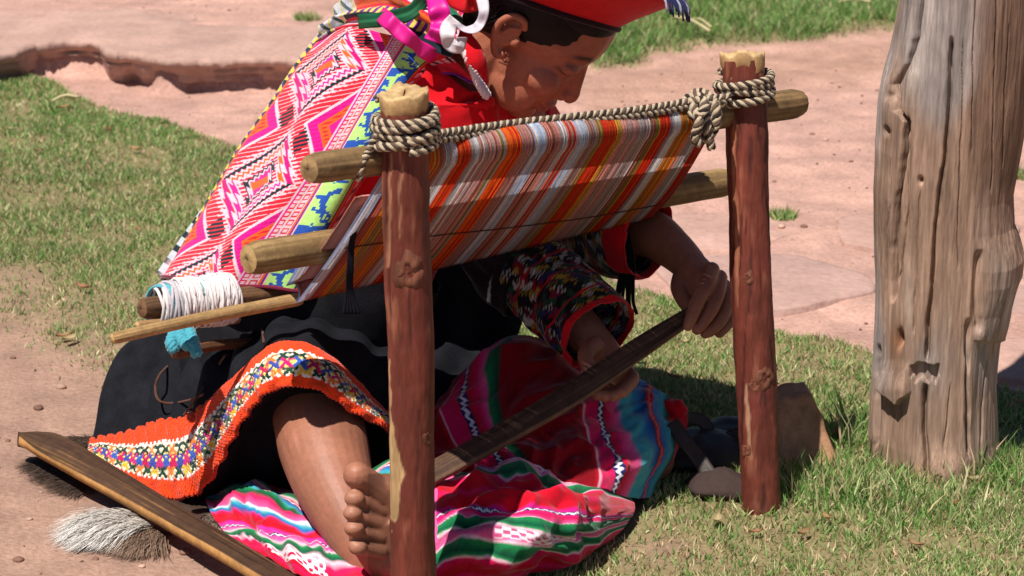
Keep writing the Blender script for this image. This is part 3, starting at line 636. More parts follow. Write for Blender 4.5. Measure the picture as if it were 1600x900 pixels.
# ================================================================ braided rope
def braid(mb, path, R=.0030, r=.0026, pitch=.021, ph=0.0, hand=1):
    d = np.r_[0, np.cumsum(np.linalg.norm(np.diff(path, axis=0), axis=1))]; n = max(8, int(d[-1] / .0024)); s = np.linspace(0, d[-1], n)
    p = np.stack([np.interp(s, d, path[:, i]) for i in range(3)], 1)
    t, nn, bb = frames(p)
    for k in range(4):
        a = hand * (2 * math.pi * s / pitch) + ph + k * math.pi / 2
        rr = R * (.9 + .25 * n2(s * 160, s * 0 + k, 1, 2, 3))
        q = p + nn * (np.cos(a) * rr)[:, None] + bb * (np.sin(a) * rr)[:, None]
        V, Q, T = tube(q, r * (.85 + .3 * n2(s * 220, s * 0 + k, 1, 2, 8)), 6); mb.add(V, Q, T, (S(200, 180, 152) if k != 1 else S(58, 46, 42)) * .8 if k != 3 else S(112, 92, 78) * .7)
rope = thing('braided_rope', 'cream and dark braided rope lashing the upper bar to both posts', 'rope', on_b1(850))
def coil(ctr, ax, r, turns, h0, h1, ph, seed, name='lashing'):
    ax = norm(ax); u = norm(np.cross(ax, A(0, 1, 0))); v = np.cross(u, ax); n = int(turns * 60); s = np.linspace(0, 1, n)
    a = ph + s * turns * 2 * math.pi; h = h0 + (h1 - h0) * s + .004 * np.sin(a * 1.0 + seed) + .005 * np.sin(a * .43 + seed)
    rr = r + .003 * (n2(s * turns * 3, s * 0, 1, 2, seed))
    mb = MB(); braid(mb, ctr + (np.cos(a) * rr)[:, None] * u + (np.sin(a) * rr)[:, None] * v + h[:, None] * ax); return build(name, mb, M_rope, rope)
ax1 = P1T - P1B; ax2 = P2T - P2B
coil(P1T, ax1, .0312, 2.2, -.012, -.040, .4, 1); coil(P1T, ax1, .0325, 2.4, -.024, -.052, 2.0, 5); coil(P1T, ax1, .0308, 1.2, -.044, -.049, 3.0, 9)
coil(P2T, ax2, .0318, 2.3, -.022, -.050, .6, 2); coil(P2T, ax2, .0330, 1.6, -.026, -.046, 2.5, 6)
for k, dy in enumerate((0, 9)):
    mb = MB(); pts = [(655, 213 + dy * .6, 2.80), (700, 207 + dy, 2.86), (800, 193 + dy, 2.95), (900, 182 + dy, 3.02), (1000, 171 + dy * .9, 3.09), (1082, 158 + dy * .8, 3.155), (1140, 151 + dy * .6, 3.195)]
    braid(mb, spline([P(*q) for q in pts], 120), .0028, .0024, .022, k, 1 if k else -1); build('span', mb, M_rope, rope)
# knot and tails over the bar near the far post
c = on_b1(1089)
for k in range(3):
    a = np.linspace(0, 2 * math.pi * 1.08, 60); o = c + axis * (.006 * (k - 1)) ; rr = .0255 + .002 * k
    mb = MB(); braid(mb, o + (np.cos(a) * rr)[:, None] * wv + (np.sin(a) * rr)[:, None] * A(0, 0, 1) + axis * (.010 * np.sin(a / 2 + k))[:, None], .0036, .0032); build('knot_turn', mb, M_rope, rope)
for pts in ([(1082, 165, 3.14), (1092, 190, 3.13), (1086, 212, 3.135), (1094, 226, 3.14)], [(1100, 170, 3.16), (1104, 195, 3.145), (1108, 215, 3.15), (1112, 232, 3.155)], [(1078, 160, 3.15), (1100, 158, 3.14), (1096, 178, 3.13), (1078, 180, 3.14)]):
    mb = MB(); braid(mb, spline([P(*q) for q in pts], 40), .0034, .0030); build('tail', mb, M_rope, rope)
mb = MB(); braid(mb, spline([P(*q) for q in [(604, 200, 2.765), (588, 215, 2.775), (576, 238, 2.785), (566, 252, 2.78), (562, 270, 2.78), (561, 280, 2.785)]], 50), .0026, .0024, .017); build('tail', mb, M_rope, rope)
# ================================================================ yarn wound on the cloth bar
yo = thing('yarn_bundle', 'white yarn wound round the cloth bar with turquoise strands', 'yarn', P(300, 475, 3.25))
a0, a1 = P(250, 479, 3.235), P(352, 467, 3.29); axc = norm(a1 - a0); uu = norm(np.cross(axc, A(0, 1, 0))); v2 = np.cross(axc, uu)
for j, (f0, f1, rad, col) in enumerate([(0, .5, .027, S(236, 228, 226)), (.42, 1, .033, S(242, 234, 234)), (.1, .9, .030, S(214, 206, 212)), (.3, .75, .0335, S(240, 232, 230)), (0, .16, .028, S(96, 176, 190)), (.45, .62, .0325, S(120, 190, 196))]):
    mb = MB()
    for k in range(5 if j < 4 else 2):
        n = 150; s = np.linspace(0, 1, n); a = s * 2 * math.pi * (6 + k) + k; f = f0 + (f1 - f0) * (.5 + .5 * np.sin(s * 9 + k * 2))
        rr = rad * (.82 + .24 * n2(s * 8, s * 0 + k, 1, 2, j) + .05 * np.sin(f * 9)); sk = .008 * np.sin(a + k)
        p = a0 + (a1 - a0) * f[:, None] + axc * sk[:, None] + (np.cos(a) * rr)[:, None] * uu + (np.sin(a) * rr * .9)[:, None] * v2
        V, Q, T = tube(p, .0021, 6); mb.add(V, Q, T, col * .82 * (.8 + .3 * rng.random()))
    build('yarn_winding' if j < 4 else 'turquoise_winding', mb, M_wool, yo)
V, Q, T = ellipsoid((a0 + a1) / 2, A(.044, .027, .025), np.stack([axc, v2, uu], 1)); V = V + (fbm(V, 60, 2, 1)[:, None] - .5) * .006
build('yarn_core', one(V, Q, T, S(214, 206, 206) * .8), M_wool, yo)
mb = MB()
for pts in ([(275, 515, 3.215), (268, 535, 3.20), (272, 548, 3.2)], [(292, 512, 3.215), (300, 530, 3.2), (308, 555, 3.195)], [(284, 512, 3.21), (284, 530, 3.2), (296, 540, 3.195), (304, 528, 3.2)]):
    braid(mb, spline([P(*q) for q in pts], 30), .0045, .0042, .018)
V, Q, T, C = mb.arrays(); yt = build('turquoise_tail', (V, Q, T, np.tile(S(84, 172, 190) * .8, (len(V), 1))), M_wool, yo)
# ================================================================ the weaver
def depth_of(X): X = np.asarray(X); return X[..., 1] * CP - (X[..., 2] - H) * SP
def on_surf(V, px, py, lift=.004):     # point of a built surface seen at a pixel, lifted towards the viewer
    f = V.reshape(-1, 3); a, b = proj(f); i = np.argmin((a - px) ** 2 + (b - py) ** 2); return P(px, py, depth_of(f[i]) - lift)
th_, ps_, ro_ = map(math.radians, (46, 15, -8))
f0 = A(math.cos(ps_), -math.sin(ps_), 0); fw = f0 * math.cos(th_) + A(0, 0, -math.sin(th_)); up_ = f0 * math.sin(th_) + A(0, 0, math.cos(th_)); lf = np.cross(up_, fw)
up_ = up_ * math.cos(ro_) + lf * math.sin(ro_); lf = np.cross(up_, fw); RH = np.stack([fw, lf, up_], 1)
HO = P(797, 62, 3.215) - RH @ A(-.01, -.078, 0)
def hd(x, y, z): return HO + RH @ A(x * .88 if x > 0 else x, y, z)
person = thing('person', 'person seated on the ground in red hat and bright woven shawl, bent over the loom', 'person', G(470, 700))
body = MB()
def add_t(pts, n=24, seg=20, **k):
    p, r = rpath(pts, n); r = np.maximum(r, .003)
    body.add(*tube(p, r, seg, **k)); body.add(*ellipsoid(p[0], [r[0]] * 3, nr=8, nc=12)); body.add(*ellipsoid(p[-1], [r[-1] * .98] * 3, nr=8, nc=12))
TORSO = [(440, 620, 3.54, .135), (470, 520, 3.50, .125), (560, 350, 3.46, .112), (640, 230, 3.42, .105), (690, 165, 3.38, .085), (728, 128, 3.34, .052)]
add_t(TORSO, 40, 28)
nk0 = P(722, 140, 3.34); nk = spline([nk0, (nk0 + hd(-.03, 0, -.05)) / 2 + A(-.004, 0, .006), hd(-.022, 0, -.03), hd(-.01, 0, .02)], 16); body.add(*tube(nk, np.linspace(.056, .050, 16), 20))
# head: skull, face, features, all fused below
def he(c, r, rot=None): body.add(*ellipsoid(hd(*c), r, RH if rot is None else RH @ rot, 16, 24))
he((-.012, 0, .04), (.094, .074, .090)); he((.028, 0, -.025), (.060, .060, .082)); he((.055, 0, -.088), (.030, .030, .022)); he((.030, 0, -.060), (.050, .052, .045))
he((.060, 0, .046), (.021, .048, .040)); he((.071, 0, .032), (.0125, .042, .011)); he((.060, 0, -.016), (.032, .036, .046)); he((.066, 0, .006), (.024, .022, .03))
for s in (-1, 1):
    he((.055, s * .040, -.022), (.028, .022, .024)); he((.040, s * .040, -.060), (.034, .020, .034)); he((.073, s * .031, .012), (.0125, .0155, .0105)); he((.0735, s * .031, .017), (.0135, .018, .006))
    he((.0915, s * .0125, -.032), (.0115, .0078, .0088)); he((.0865, s * .008, -.031), (.014, .011, .011))
nz = np.array([hd(.076, 0, .024), hd(.088, 0, .004), hd(.098, 0, -.014), hd(.104, 0, -.026), hd(.098, 0, -.034)]); body.add(*tube(spline(nz, 14), np.interp(np.linspace(0, 1, 14), [0, .6, .85, 1], [.0085, .010, .0125, .009]), 14)); he((.1035, 0, -.0265), (.0115, .0120, .0110))
he((.088, 0, -.056), (.012, .022, .0065)); he((.085, 0, -.067), (.012, .020, .0075)); he((.080, 0, -.047), (.012, .018, .010))
# ear
er = [(-.006, -.078, .024), (-.014, -.083, .034), (-.028, -.086, .030), (-.034, -.087, .012), (-.029, -.085, -.006), (-.018, -.080, -.022), (-.008, -.077, -.028), (-.003, -.075, -.020)]
body.add(*tube(spline([hd(*q) for q in er], 30), np.interp(np.linspace(0, 1, 30), [0, .3, .7, 1], [.0042, .0050, .0048, .0065]), 10))
he((-.018, -.0765, .004), (.014, .0045, .025)); he((-.003, -.076, .002), (.0055, .0055, .008)); body.add(*tube(spline([hd(-.010, -.080, .020), hd(-.020, -.082, .012), hd(-.021, -.081, -.004), hd(-.013, -.079, -.014)], 14), .0034, 8))
# arms
add_t([(700, 175, 3.34, .052), (745, 280, 3.40, .046), (800, 410, 3.44, .040), (870, 480, 3.39, .035), (925, 530, 3.345, .025)], 30)
add_t([(800, 190, 3.44, .050), (870, 290, 3.58, .045), (930, 348, 3.64, .040), (1010, 362, 3.52, .034), (1050, 388, 3.46, .028), (1078, 414, 3.425, .0235)], 34)
def chain(pts, seg=12, n=16): add_t(pts, n, seg)
# far hand on the end of the beater
chain([(1070, 408, 3.435, .023), (1090, 432, 3.41, .026), (1104, 452, 3.40, .026), (1112, 466, 3.395, .023)]); chain([(1082, 425, 3.43, .022), (1110, 440, 3.40, .020), (1122, 460, 3.40, .018)])
chain([(1112, 422, 3.375, .0112), (1105, 444, 3.352, .0104), (1092, 467, 3.338, .0100), (1081, 494, 3.328, .0086), (1075, 509, 3.328, .0074)])
chain([(1124, 434, 3.385, .0112), (1121, 458, 3.362, .0104), (1112, 482, 3.348, .0098), (1098, 504, 3.340, .0086), (1089, 515, 3.338, .0074)])
chain([(1131, 448, 3.400, .0110), (1135, 472, 3.378, .0102), (1128, 496, 3.364, .0094), (1112, 515, 3.354, .0084), (1102, 521, 3.352, .0072)])
chain([(1132, 462, 3.418, .0100), (1140, 484, 3.400, .0092), (1138, 504, 3.386, .0084), (1124, 520, 3.374, .0074)])
chain([(1068, 428, 3.42, .0145), (1062, 450, 3.40, .0125), (1072, 474, 3.385, .0105), (1086, 490, 3.378, .0085)])
chain([(1098, 436, 3.395, .020), (1112, 462, 3.392, .019), (1112, 484, 3.385, .015)])
# nearer hand, under the beater in the shade of the warp
chain([(918, 522, 3.35, .025), (938, 550, 3.335, .026), (952, 572, 3.325, .025)]); chain([(930, 556, 3.34, .018), (960, 582, 3.32, .018)])
for k, (a, b, c) in enumerate([((966, 570), (988, 592), (972, 612)), ((962, 580), (976, 606), (958, 618)), ((954, 588), (962, 612), (944, 618)), ((944, 590), (948, 612), (934, 616))]):
    chain([(a[0], a[1], 3.325, .0108), ((a[0] + b[0]) / 2, (a[1] + b[1]) / 2, 3.315, .0104), (b[0], b[1], 3.30, .0096), (c[0], c[1], 3.272, .0086)])
chain([(930, 540, 3.31, .0125), (915, 556, 3.285, .011), (922, 578, 3.262, .0095)])
# right leg and foot
add_t([(440, 630, 3.52, .080), (452, 620, 3.44, .070), (484, 622, 3.345, .060), (495, 648, 3.29, .0575), (506, 700, 3.235, .0570), (524, 760, 3.19, .050), (552, 820, 3.15, .0405), (582, 868, 3.12, .0345), (615, 898, 3.10, .033)], 50, 28)
add_t([(628, 903, 3.09, .031), (662, 900, 3.075, .029)], 8); add_t([(645, 900, 3.08, .028), (612, 872, 3.06, .026)], 8)
p, r = rpath([(645, 898, 3.08, .036), (622, 862, 3.06, .046), (608, 830, 3.045, .050), (600, 806, 3.03, .047)], 16); body.add(*tube(p, r, 20, up=A(.25, -.15, .9), rb=r * np.linspace(.75, .36, 16)))
add_t([(634, 848, 3.06, .024), (614, 796, 3.04, .022), (602, 764, 3.025, .019)], 10)
TOES = [[(604, 770, 3.025, .0185), (580, 752, 3.010, .0160), (564, 742, 3.000, .0166)], [(602, 796, 3.025, .0115), (576, 784, 3.008, .0092), (557, 778, 2.996, .0095)], [(600, 818, 3.025, .0110), (574, 808, 3.008, .0088), (554, 802, 2.996, .0088)],
        [(600, 838, 3.027, .0105), (575, 832, 3.011, .0084), (556, 827, 2.998, .0086)], [(602, 860, 3.03, .0105), (579, 856, 3.016, .0088), (562, 853, 3.005, .0092)]]
TOES = [[(a - 7, b, c, d) for a, b, c, d in q] for q in TOES]
for k, q in enumerate(TOES):
    add_t(q, 10, 12)
    if k: body.add(*ellipsoid(P(q[-1][0] + 4, q[-1][1] + (1, 0, -2, 2)[k - 1], q[-1][2]), A((.0125, .0118, .0125, .0115)[k - 1], .0105, (.0098, .0090, .0086, .0094)[k - 1]), nr=10, nc=14))
body.add(*ellipsoid(P(572, 872, 3.10), A(.014, .014, .016), nr=10, nc=14)); add_t([(470, 655, 3.245, .022), (474, 700, 3.20, .020), (500, 770, 3.165, .016), (540, 830, 3.13, .012)], 16, 10)
# left leg under the blanket
add_t([(480, 640, 3.54, .075), (660, 640, 3.54, .055), (800, 630, 3.50, .050), (930, 670, 3.44, .048), (1020, 720, 3.42, .03)], 30)
tmp = raw_mesh('tmp', *body.arrays()[:3]); to = bpy.data.objects.new('tmp', tmp); COL.objects.link(to)
m = to.modifiers.new('r', 'REMESH'); m.mode = 'VOXEL'; m.voxel_size = .0019; m = to.modifiers.new('s', 'SMOOTH'); m.factor = .5; m.iterations = 2
dg = bpy.context.evaluated_depsgraph_get(); me = bpy.data.meshes.new_from_object(to.evaluated_get(dg)); bpy.data.objects.remove(to)
n = len(me.vertices); V = np.zeros(n * 3, np.float32); me.vertices.foreach_get('co', V); V = V.reshape(-1, 3).astype(float)
hl = (V - HO) @ RH; hl[:, 0] = np.where(hl[:, 0] > 0, hl[:, 0] / .88, hl[:, 0]); C = np.tile(S(180, 118, 92) * .70, (n, 1)) * (.80 + .40 * fbm(V, 28, 4, 3)[:, None]) * (.92 + .16 * fbm(V, 150, 2, 6)[:, None])
face = ((np.abs(hl) < .14).all(1)); C[face] = C[face] * A(1.12, .94, .88)
def paint(mask, c, a): 
    global C
    C = C + (c - C) * (np.clip(mask, 0, 1) * a)[:, None]
ay = np.abs(hl[:, 1])
paint(np.exp(-((ay - .031) / .017) ** 4 - ((hl[:, 2] - .038 + .25 * (ay - .03) ** 2 / .02) / .0046) ** 2) * (hl[:, 0] > .04), S(22, 14, 13), .95)     # brows
paint(np.exp(-((ay - .032) / .0145) ** 4 - ((hl[:, 2] - .0065) / .0026) ** 2) * (hl[:, 0] > .05), S(16, 10, 10), 1.0)                          # lashes
paint(np.exp(-((ay - .008) / .004) ** 2 - ((hl[:, 2] + .0395) / .0035) ** 2 - ((hl[:, 0] - .097) / .008) ** 2), S(30, 14, 12), .9)              # nostrils
paint(np.exp(-((ay) / .022) ** 4 - ((hl[:, 2] + .061) / .011) ** 4) * (hl[:, 0] > .08), S(150, 74, 66) * .8, .6)
paint(np.exp(-((ay - .045) / .022) ** 2 - ((hl[:, 2] + .025) / .025) ** 2) * (hl[:, 0] > .03), S(206, 126, 96) * .86, .2)
tp = np.array([P(*q[-1][:3]) for q in TOES]); tb = np.array([P(*q[0][:3]) for q in TOES])
for a, b in zip(tb, tp):        # dusty toe tips, darker between the toes
    dd = np.linalg.norm(V - b, axis=1); paint(np.exp(-(dd / .010) ** 2), S(196, 140, 112) * .75, .5)
for i in range(4):
    mid = (tp[i] + tp[i + 1]) / 2 * .4 + (tb[i] + tb[i + 1]) / 2 * .6; paint(np.exp(-(np.linalg.norm(V - mid, axis=1) / .008) ** 2), S(52, 34, 28) * .7, .9)
px, py = proj(V); sole = (px > 575) & (py > 740) & (depth_of(V) < 3.1); paint(sole * fbm(V, 40, 3, 8), S(96, 60, 44) * .6, .85)  # shade of the underside painted into the skin
set_col(me, C); me.polygons.foreach_set('use_smooth', np.ones(len(me.polygons), bool)); me.name = 'body'
org = worg(person); me.vertices.foreach_set('co', (V - org).astype(np.float32).ravel()); me.materials.clear(); me.materials.append(M_skin)
bo = bpy.data.objects.new('body', me); COL.objects.link(bo); bo.parent = person
# toenails
for k, q in enumerate(TOES[:1]):
    pass
# ---- hair
def hair_blob(c, r, nr=60, nc=160, amp=.0035):
    V, Q, T = ellipsoid(A(0, 0, 0), r, None, nr, nc); d = norm(V); a = np.arctan2(d[:, 1], d[:, 2]); g = n2(a * 16, d[:, 0] * 1.5, 1, 3, 4) - .5
    V = V + d * (g * amp)[:, None]; return V @ RH.T + hd(*c), Q, T, np.tile(S(14, 12, 13) * .8, (len(V), 1)) * (.6 + .8 * (g[:, None] + .5))
mb = MB(); mb.add(*hair_blob((-.024, 0, .050), (.097, .081, .088))); mb.add(*hair_blob((-.055, 0, .005), (.058, .066, .062))); mb.add(*hair_blob((-.015, 0, .078), (.087, .0765, .058)))
hair = build('hair', mb, M_hair, person)
mb = MB(); rr = np.random.default_rng(8)
for k in range(36):                 # loose strands round the hairline, temple and nape
    a = rr.random() * 1.2 - .1; y0 = -.066 - .008 * rr.random(); x0 = -.005 - .06 * rr.random()
    z0 = .045 + .02 * rr.random() - (x0 < -.02) * .05
    p = [hd(x0, y0, z0 + .02), hd(x0 - .006 + .012 * rr.random(), y0 - .006, z0), hd(x0 - .012 + .02 * rr.random(), y0 + .002, z0 - .022 * rr.random())]
    mb.add(*tube(spline(p, 8), np.linspace(.0009, .0003, 8), 4), S(26, 22, 22))
build('hair_strands', mb, M_hair, person)
mb = MB()                           # plait hanging down the back, from the nape
pl = spline([hd(-.085, -.03, -.02), P(722, 70, 3.30), P(700, 45, 3.34), P(660, 40, 3.42)], 60)
for k in range(3):
    a = np.linspace(0, 22, 60) + k * 2.094; t, nn, bb = frames(pl); mb.add(*tube(pl + nn * (np.cos(a) * .009)[:, None] + bb * (np.sin(2 * a) * .006)[:, None], .010, 10), S(28, 24, 24))
build('plait', mb, M_hair, person)
# ---- hat: flaring dish with fringe
hc = P(866, 12, 3.235); hax = norm(A(.30, .13, .94)); hu = norm(np.cross(A(0, 1, 0), hax)); hv = np.cross(hax, hu)
prof = [(.076, .010), (.083, -.004), (.088, .003), (.106, .020), (.126, .036), (.142, .050), (.147, .057), (.144, .063), (.125, .058), (.10, .060), (.05, .064), (.005, .068)]
sp_ = spline(np.array(prof), 70); th = np.linspace(0, 2 * math.pi, 120, endpoint=False)
wob = .004 * np.sin(th * 3 + 1) + .003 * np.sin(th * 5)
V = hc + (sp_[:, 0, None] * np.cos(th))[..., None] * hu + (sp_[:, 0, None] * np.sin(th))[..., None] * hv + (sp_[:, 1, None] + wob * (sp_[:, 0, None] / .16) ** 2)[..., None] * hax
C = np.tile(S(204, 22, 26) * .88, V.shape[:2] + (1,)); rad = sp_[:, 0]; topi = np.arange(70) > 44
C[topi] = S(176, 30, 60) * .8; pat = (np.sin(th * 24)[None] * np.sin(rad * 190)[:, None] > .2) & topi[:, None]; C[pat] = S(230, 190, 60) * .8
hat = build('hat', one(V.reshape(-1, 3), gridfaces(70, 120, True), None, C.reshape(-1, 3)), M_felt, person)
bandp = hc + (.0855 * np.cos(np.r_[th, th[:1]]))[:, None] * hu + (.0855 * np.sin(np.r_[th, th[:1]]))[:, None] * hv - .001 * hax
build('hat_band', one(*tube(bandp, .0042, 8, cap=False), S(40, 20, 24)), M_felt, hat)
mb = MB(); rr = np.random.default_rng(5)
for k in range(130):
    a = k / 130 * 2 * math.pi
    if math.cos(a) < .72: continue
    b = hc + .145 * (math.cos(a) * hu + math.sin(a) * hv ) + .060 * hax; o = .012 * (math.cos(a) * hu + math.sin(a) * hv)
    c = S(44, 50, 96) * .7 if k % 5 else S(190, 190, 210) * .7
    mb.add(*tube(spline([b, b + o - A(0, 0, .006), b + o * 1.3 - A(0, 0, .016 + .012 * rr.random())], 6), np.linspace(.0022, .0012, 6), 5), c)
build('fringe', mb, M_wool, hat)
# ---- blouse and sleeves
def cloth_tube(pts, n, seg, grow, fold, seed, colf, name, m=M_felt, parent=person, open_=True, up=None):
    p, r = rpath(pts, n); V, Q, T = tube(p, r + grow, seg, cap=False); Gd = V.reshape(n, seg, 3); o = norm(Gd - p[:, None])
    s = np.linspace(0, 1, n)[:, None] + np.zeros((1, seg)); a = np.linspace(0, 2 * math.pi, seg, endpoint=False)[None] + 0 * s
    f = n2(np.cos(a) * 1.6 + 3 + s * 2, np.sin(a) * 1.6 + s * 5, 1.4, 3, seed) - .5; f = f + .4 * (fbm(Gd, 38, 2, seed) - .5)
    Gd = Gd + o * (f * fold)[..., None]; C = colf(s, a)
    return build(name, one(Gd.reshape(-1, 3), Q, None, np.broadcast_to(C, Gd.shape).reshape(-1, 3)), m, parent, thick=.002), Gd
RED = S(214, 22, 34) * .88
red = lambda s, a: np.tile(RED, s.shape + (1,))
cloth_tube(TORSO[:5] + [(722, 134, 3.345, .062)], 60, 80, .012, .016, 3, red, 'blouse')
cloth_tube([(440, 622, 3.54, .140), (470, 524, 3.50, .132), (515, 440, 3.475, .126), (552, 375, 3.462, .118)], 40, 80, .017, .014, 13, lambda s, a: np.tile(S(28, 27, 32) * .7, s.shape + (1,)), 'loom_shade_wrap', M_black)  # black wrap added over the blouse to darken the space under the loom
cloth_tube([(722, 108, 3.30, .040), (704, 138, 3.312, .058), (716, 205, 3.33, .062), (752, 290, 3.39, .056), (800, 405, 3.44, .046), (840, 445, 3.41, .040)], 60, 56, .012, .030, 5, lambda s, a: np.where((s > .58 + .02 * np.sin(a * 6))[..., None], S(34, 24, 28) * .7, RED), 'sleeve')  # lower sleeve painted near black for the shade under the loom
cloth_tube([(790, 190, 3.45, .052), (868, 292, 3.58, .048), (930, 350, 3.63, .044), (968, 356, 3.56, .040)], 50, 48, .010, .022, 6, red, 'sleeve')
def cuffcol(seed, edge):
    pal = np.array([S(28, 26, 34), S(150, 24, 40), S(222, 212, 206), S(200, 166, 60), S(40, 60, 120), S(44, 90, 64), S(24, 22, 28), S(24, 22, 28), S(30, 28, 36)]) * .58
    def f(s, a):
        i = np.floor(s * 15 + .4 * np.sin(a * 9)).astype(int); j = np.floor(a / (2 * math.pi) * 34 + (i % 2) * .5 + .3 * np.sin(s * 60)).astype(int)
        k = (_T[(i * 131 + j * 57 + seed * 911) & 65535] * 9).astype(int); C = pal[k]
        dots = (np.sin(s * 190) * np.sin(a * 51) > .5); C = np.where(dots[..., None], pal[(k + 3) % 9], C)
        for b in (.22, .48, .76): C = np.where((np.abs(s - b) < .014)[..., None], S(190, 26, 40) * .85, C)
        return np.where((s > edge)[..., None], RED, C)
    return f
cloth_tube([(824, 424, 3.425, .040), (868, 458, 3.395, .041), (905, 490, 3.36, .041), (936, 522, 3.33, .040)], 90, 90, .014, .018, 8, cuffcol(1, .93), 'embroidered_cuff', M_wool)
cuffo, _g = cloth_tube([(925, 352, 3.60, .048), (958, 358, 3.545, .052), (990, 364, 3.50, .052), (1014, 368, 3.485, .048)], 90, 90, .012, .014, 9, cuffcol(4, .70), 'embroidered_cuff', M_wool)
mb = MB(); rr = np.random.default_rng(2)
for k in range(6):
    x = 967 + k * 4.5; mb.add(*tube(spline([P(982, 366, 3.475), P(975 + k * 3, 410, 3.47), P(x, 440, 3.472), P(x - 6 + 9 * rr.random(), 470, 3.475), P(x - 8 + 14 * rr.random(), 482 + 14 * rr.random(), 3.475)], 30), .0024, 6), S(22, 20, 22))
build('tassel', mb, M_wool, cuffo)
# ---- shawl (woven, diamonds between patterned borders)
SH = [[(285, 428, 3.62), (250, 432, 3.50), (306, 439, 3.37), (378, 446, 3.325), (450, 452, 3.315), (518, 456, 3.35)],
      [(330, 350, 3.62), (298, 356, 3.50), (356, 362, 3.35), (424, 369, 3.30), (494, 370, 3.30), (556, 352, 3.35)],
      [(385, 262, 3.60), (352, 272, 3.48), (412, 276, 3.34), (478, 280, 3.285), (545, 277, 3.285), (604, 256, 3.33)],
      [(440, 182, 3.58), (402, 192, 3.46), (462, 191, 3.33), (530, 190, 3.275), (592, 184, 3.265), (646, 160, 3.28)],
      [(490, 100, 3.55), (452, 112, 3.44), (512, 105, 3.32), (580, 108, 3.265), (642, 112, 3.25), (690, 116, 3.255)],
      [(535, 40, 3.52), (500, 50, 3.42), (552, 44, 3.31), (614, 54, 3.26), (682, 76, 3.24), (748, 138, 3.25)]]
nr, nc = 520, 420; V = surf(SH, nr, nc); N = gnormal(V); N = N * np.sign((N * A(0, -1, .3)).sum(-1, keepdims=True))
s = np.linspace(0, 1, nr)[:, None] + np.zeros((1, nc)); t = (np.linspace(-.2, 1, nc)[None] + 0 * s)
fold = .008 * np.sin(t * 17 + s * 3) * np.exp(-((t - .55) / .5) ** 2) + .026 * (n2(t * 3, s * 2, 1, 2, 6) - .5) + .004 * (n2(t * 9, s * 3, 1, 2, 7) - .5)
V = V + N * fold[..., None]
W_, K_, PI_, OR_, MG_, YE_, BU_, LI_, PU_, RE_ = [x * .86 for x in (S(242, 206, 216), S(34, 48, 58), S(236, 34, 150), S(244, 104, 40), S(214, 24, 130), S(240, 214, 96), S(44, 88, 176), S(186, 238, 130), S(122, 50, 150), S(232, 44, 62))]
C = np.tile(RE_, V.shape[:2] + (1,)).astype(float)
def put(mask, c):
    global C
    C = np.where(mask[..., None], c, C)
def saw(x, k): return np.abs((x * k) % 1 - .5) * 2
# field of concentric serrated diamonds
fx = (t - .275) / .215; per = .42; fs = ((s - .80 + per * 10.5) % per - per / 2) / (per / 2); md = np.abs(fx) * .95 + np.abs(fs)
mj = md + .10 * (saw(s * 1.0 + t * .6, 46) - .5); dir_ = np.sign(fx) * np.sign(fs)
sr = saw(s - t * .3, 58)
put((mj > .98) & (mj < 1.32) & (sr > .84), W_); put((mj > .92) & (mj < 1.02) & (sr > .5), W_); put((mj > .84) & (mj < .92), W_)
put((md > .74) & (md < .84), np.where((fs * fx < 0)[..., None], K_, MG_)); put((mj > .66) & (mj < .74), W_); put((mj > .58) & (mj < .66), np.where((fs > 0)[..., None], OR_, PI_))
put((mj > .50) & (mj < .58), W_); put((mj > .40) & (mj < .50), RE_ * A(1, .9, 1.6)); put((mj > .40) & (mj < .50) & (sr > .6), W_); put((mj > .33) & (mj < .40), K_); put((mj > .26) & (mj < .33), W_); put(mj < .26, PI_); put((mj < .26) & (np.abs(fs - fx * .3) < .09), OR_)
put((md > 1.32) & (md < 1.40), W_); put((md > 1.40) & (md < 1.60), PI_); put((md > 1.40) & (md < 1.60) & (sr > .55), MG_); put((md > 1.60) & (md < 1.82), OR_); put((md > 1.66) & (md < 1.76) & (sr > .5), RE_); put(md > 1.82, PI_)
blk = (np.abs(fx - .10 - .55 * fs) < .20) & (md > .98) & (md < 1.36) & (sr > .35); put(blk, K_)
# lattice column, lines, block border, edges
lc = (t > .50) & (t < .592); put(lc, RE_ * A(1, 1.2, 1.2)); lu = (t - .50) / .092 * 2; lv = s * 34
put(lc & ((saw(lu, 1) > .80) | (saw(lv, 1) > .72)), W_); put(lc & (saw(lu + .5, 1) > .55) & (saw(lv + .5, 1) > .62), W_); put((t > .500) & (t < .509) , W_); put((t > .509) & (t < .517), PI_)
put((t > .592) & (t < .602), OR_); put((t > .602) & (t < .614), PU_); put((t > .614) & (t < .622), W_ * A(1, .8, .7))
bb = (t > .622) & (t < .782); bi = np.floor(s * 7.0 + .3).astype(int); lime = (bi % 2 == 0)
put(bb & lime, LI_); put(bb & ~lime, BU_)
mu = (t - .622) / .16; mv = (s * 7.0 + .3) % 1
def animal(u, v):                   # stepped woven figures: lean-bodied beast with curled tail
    u = np.round(u * 16) / 16; v = np.round(v * 22) / 22; sk = u + .35 * (v - .5)
    bod = (np.abs(sk - .50 - .06 * np.sin(v * 9)) < .12) & (np.abs(v - .50) < .20); nek = (np.abs(sk - .5 - (v - .66) * 1.3) < .07) & (v > .62) & (v < .84); hed = ((sk - .80) ** 2 / .012 + (v - .82) ** 2 / .006) < 1
    tail = np.abs(np.hypot(sk - .62, (v - .20) * 1.1) - .13) < .04; leg = (np.abs(np.abs(v - .5 + .1 * (sk - .3)) - .14) < .045) & (sk > .12) & (sk < .5); dot = (n2(u * 7, v * 7, 1, 1, 9) > .80)
    return bod | nek | hed | tail | leg | dot
an = animal(mu, mv); put(bb & an & lime, BU_); put(bb & an & ~lime, LI_)
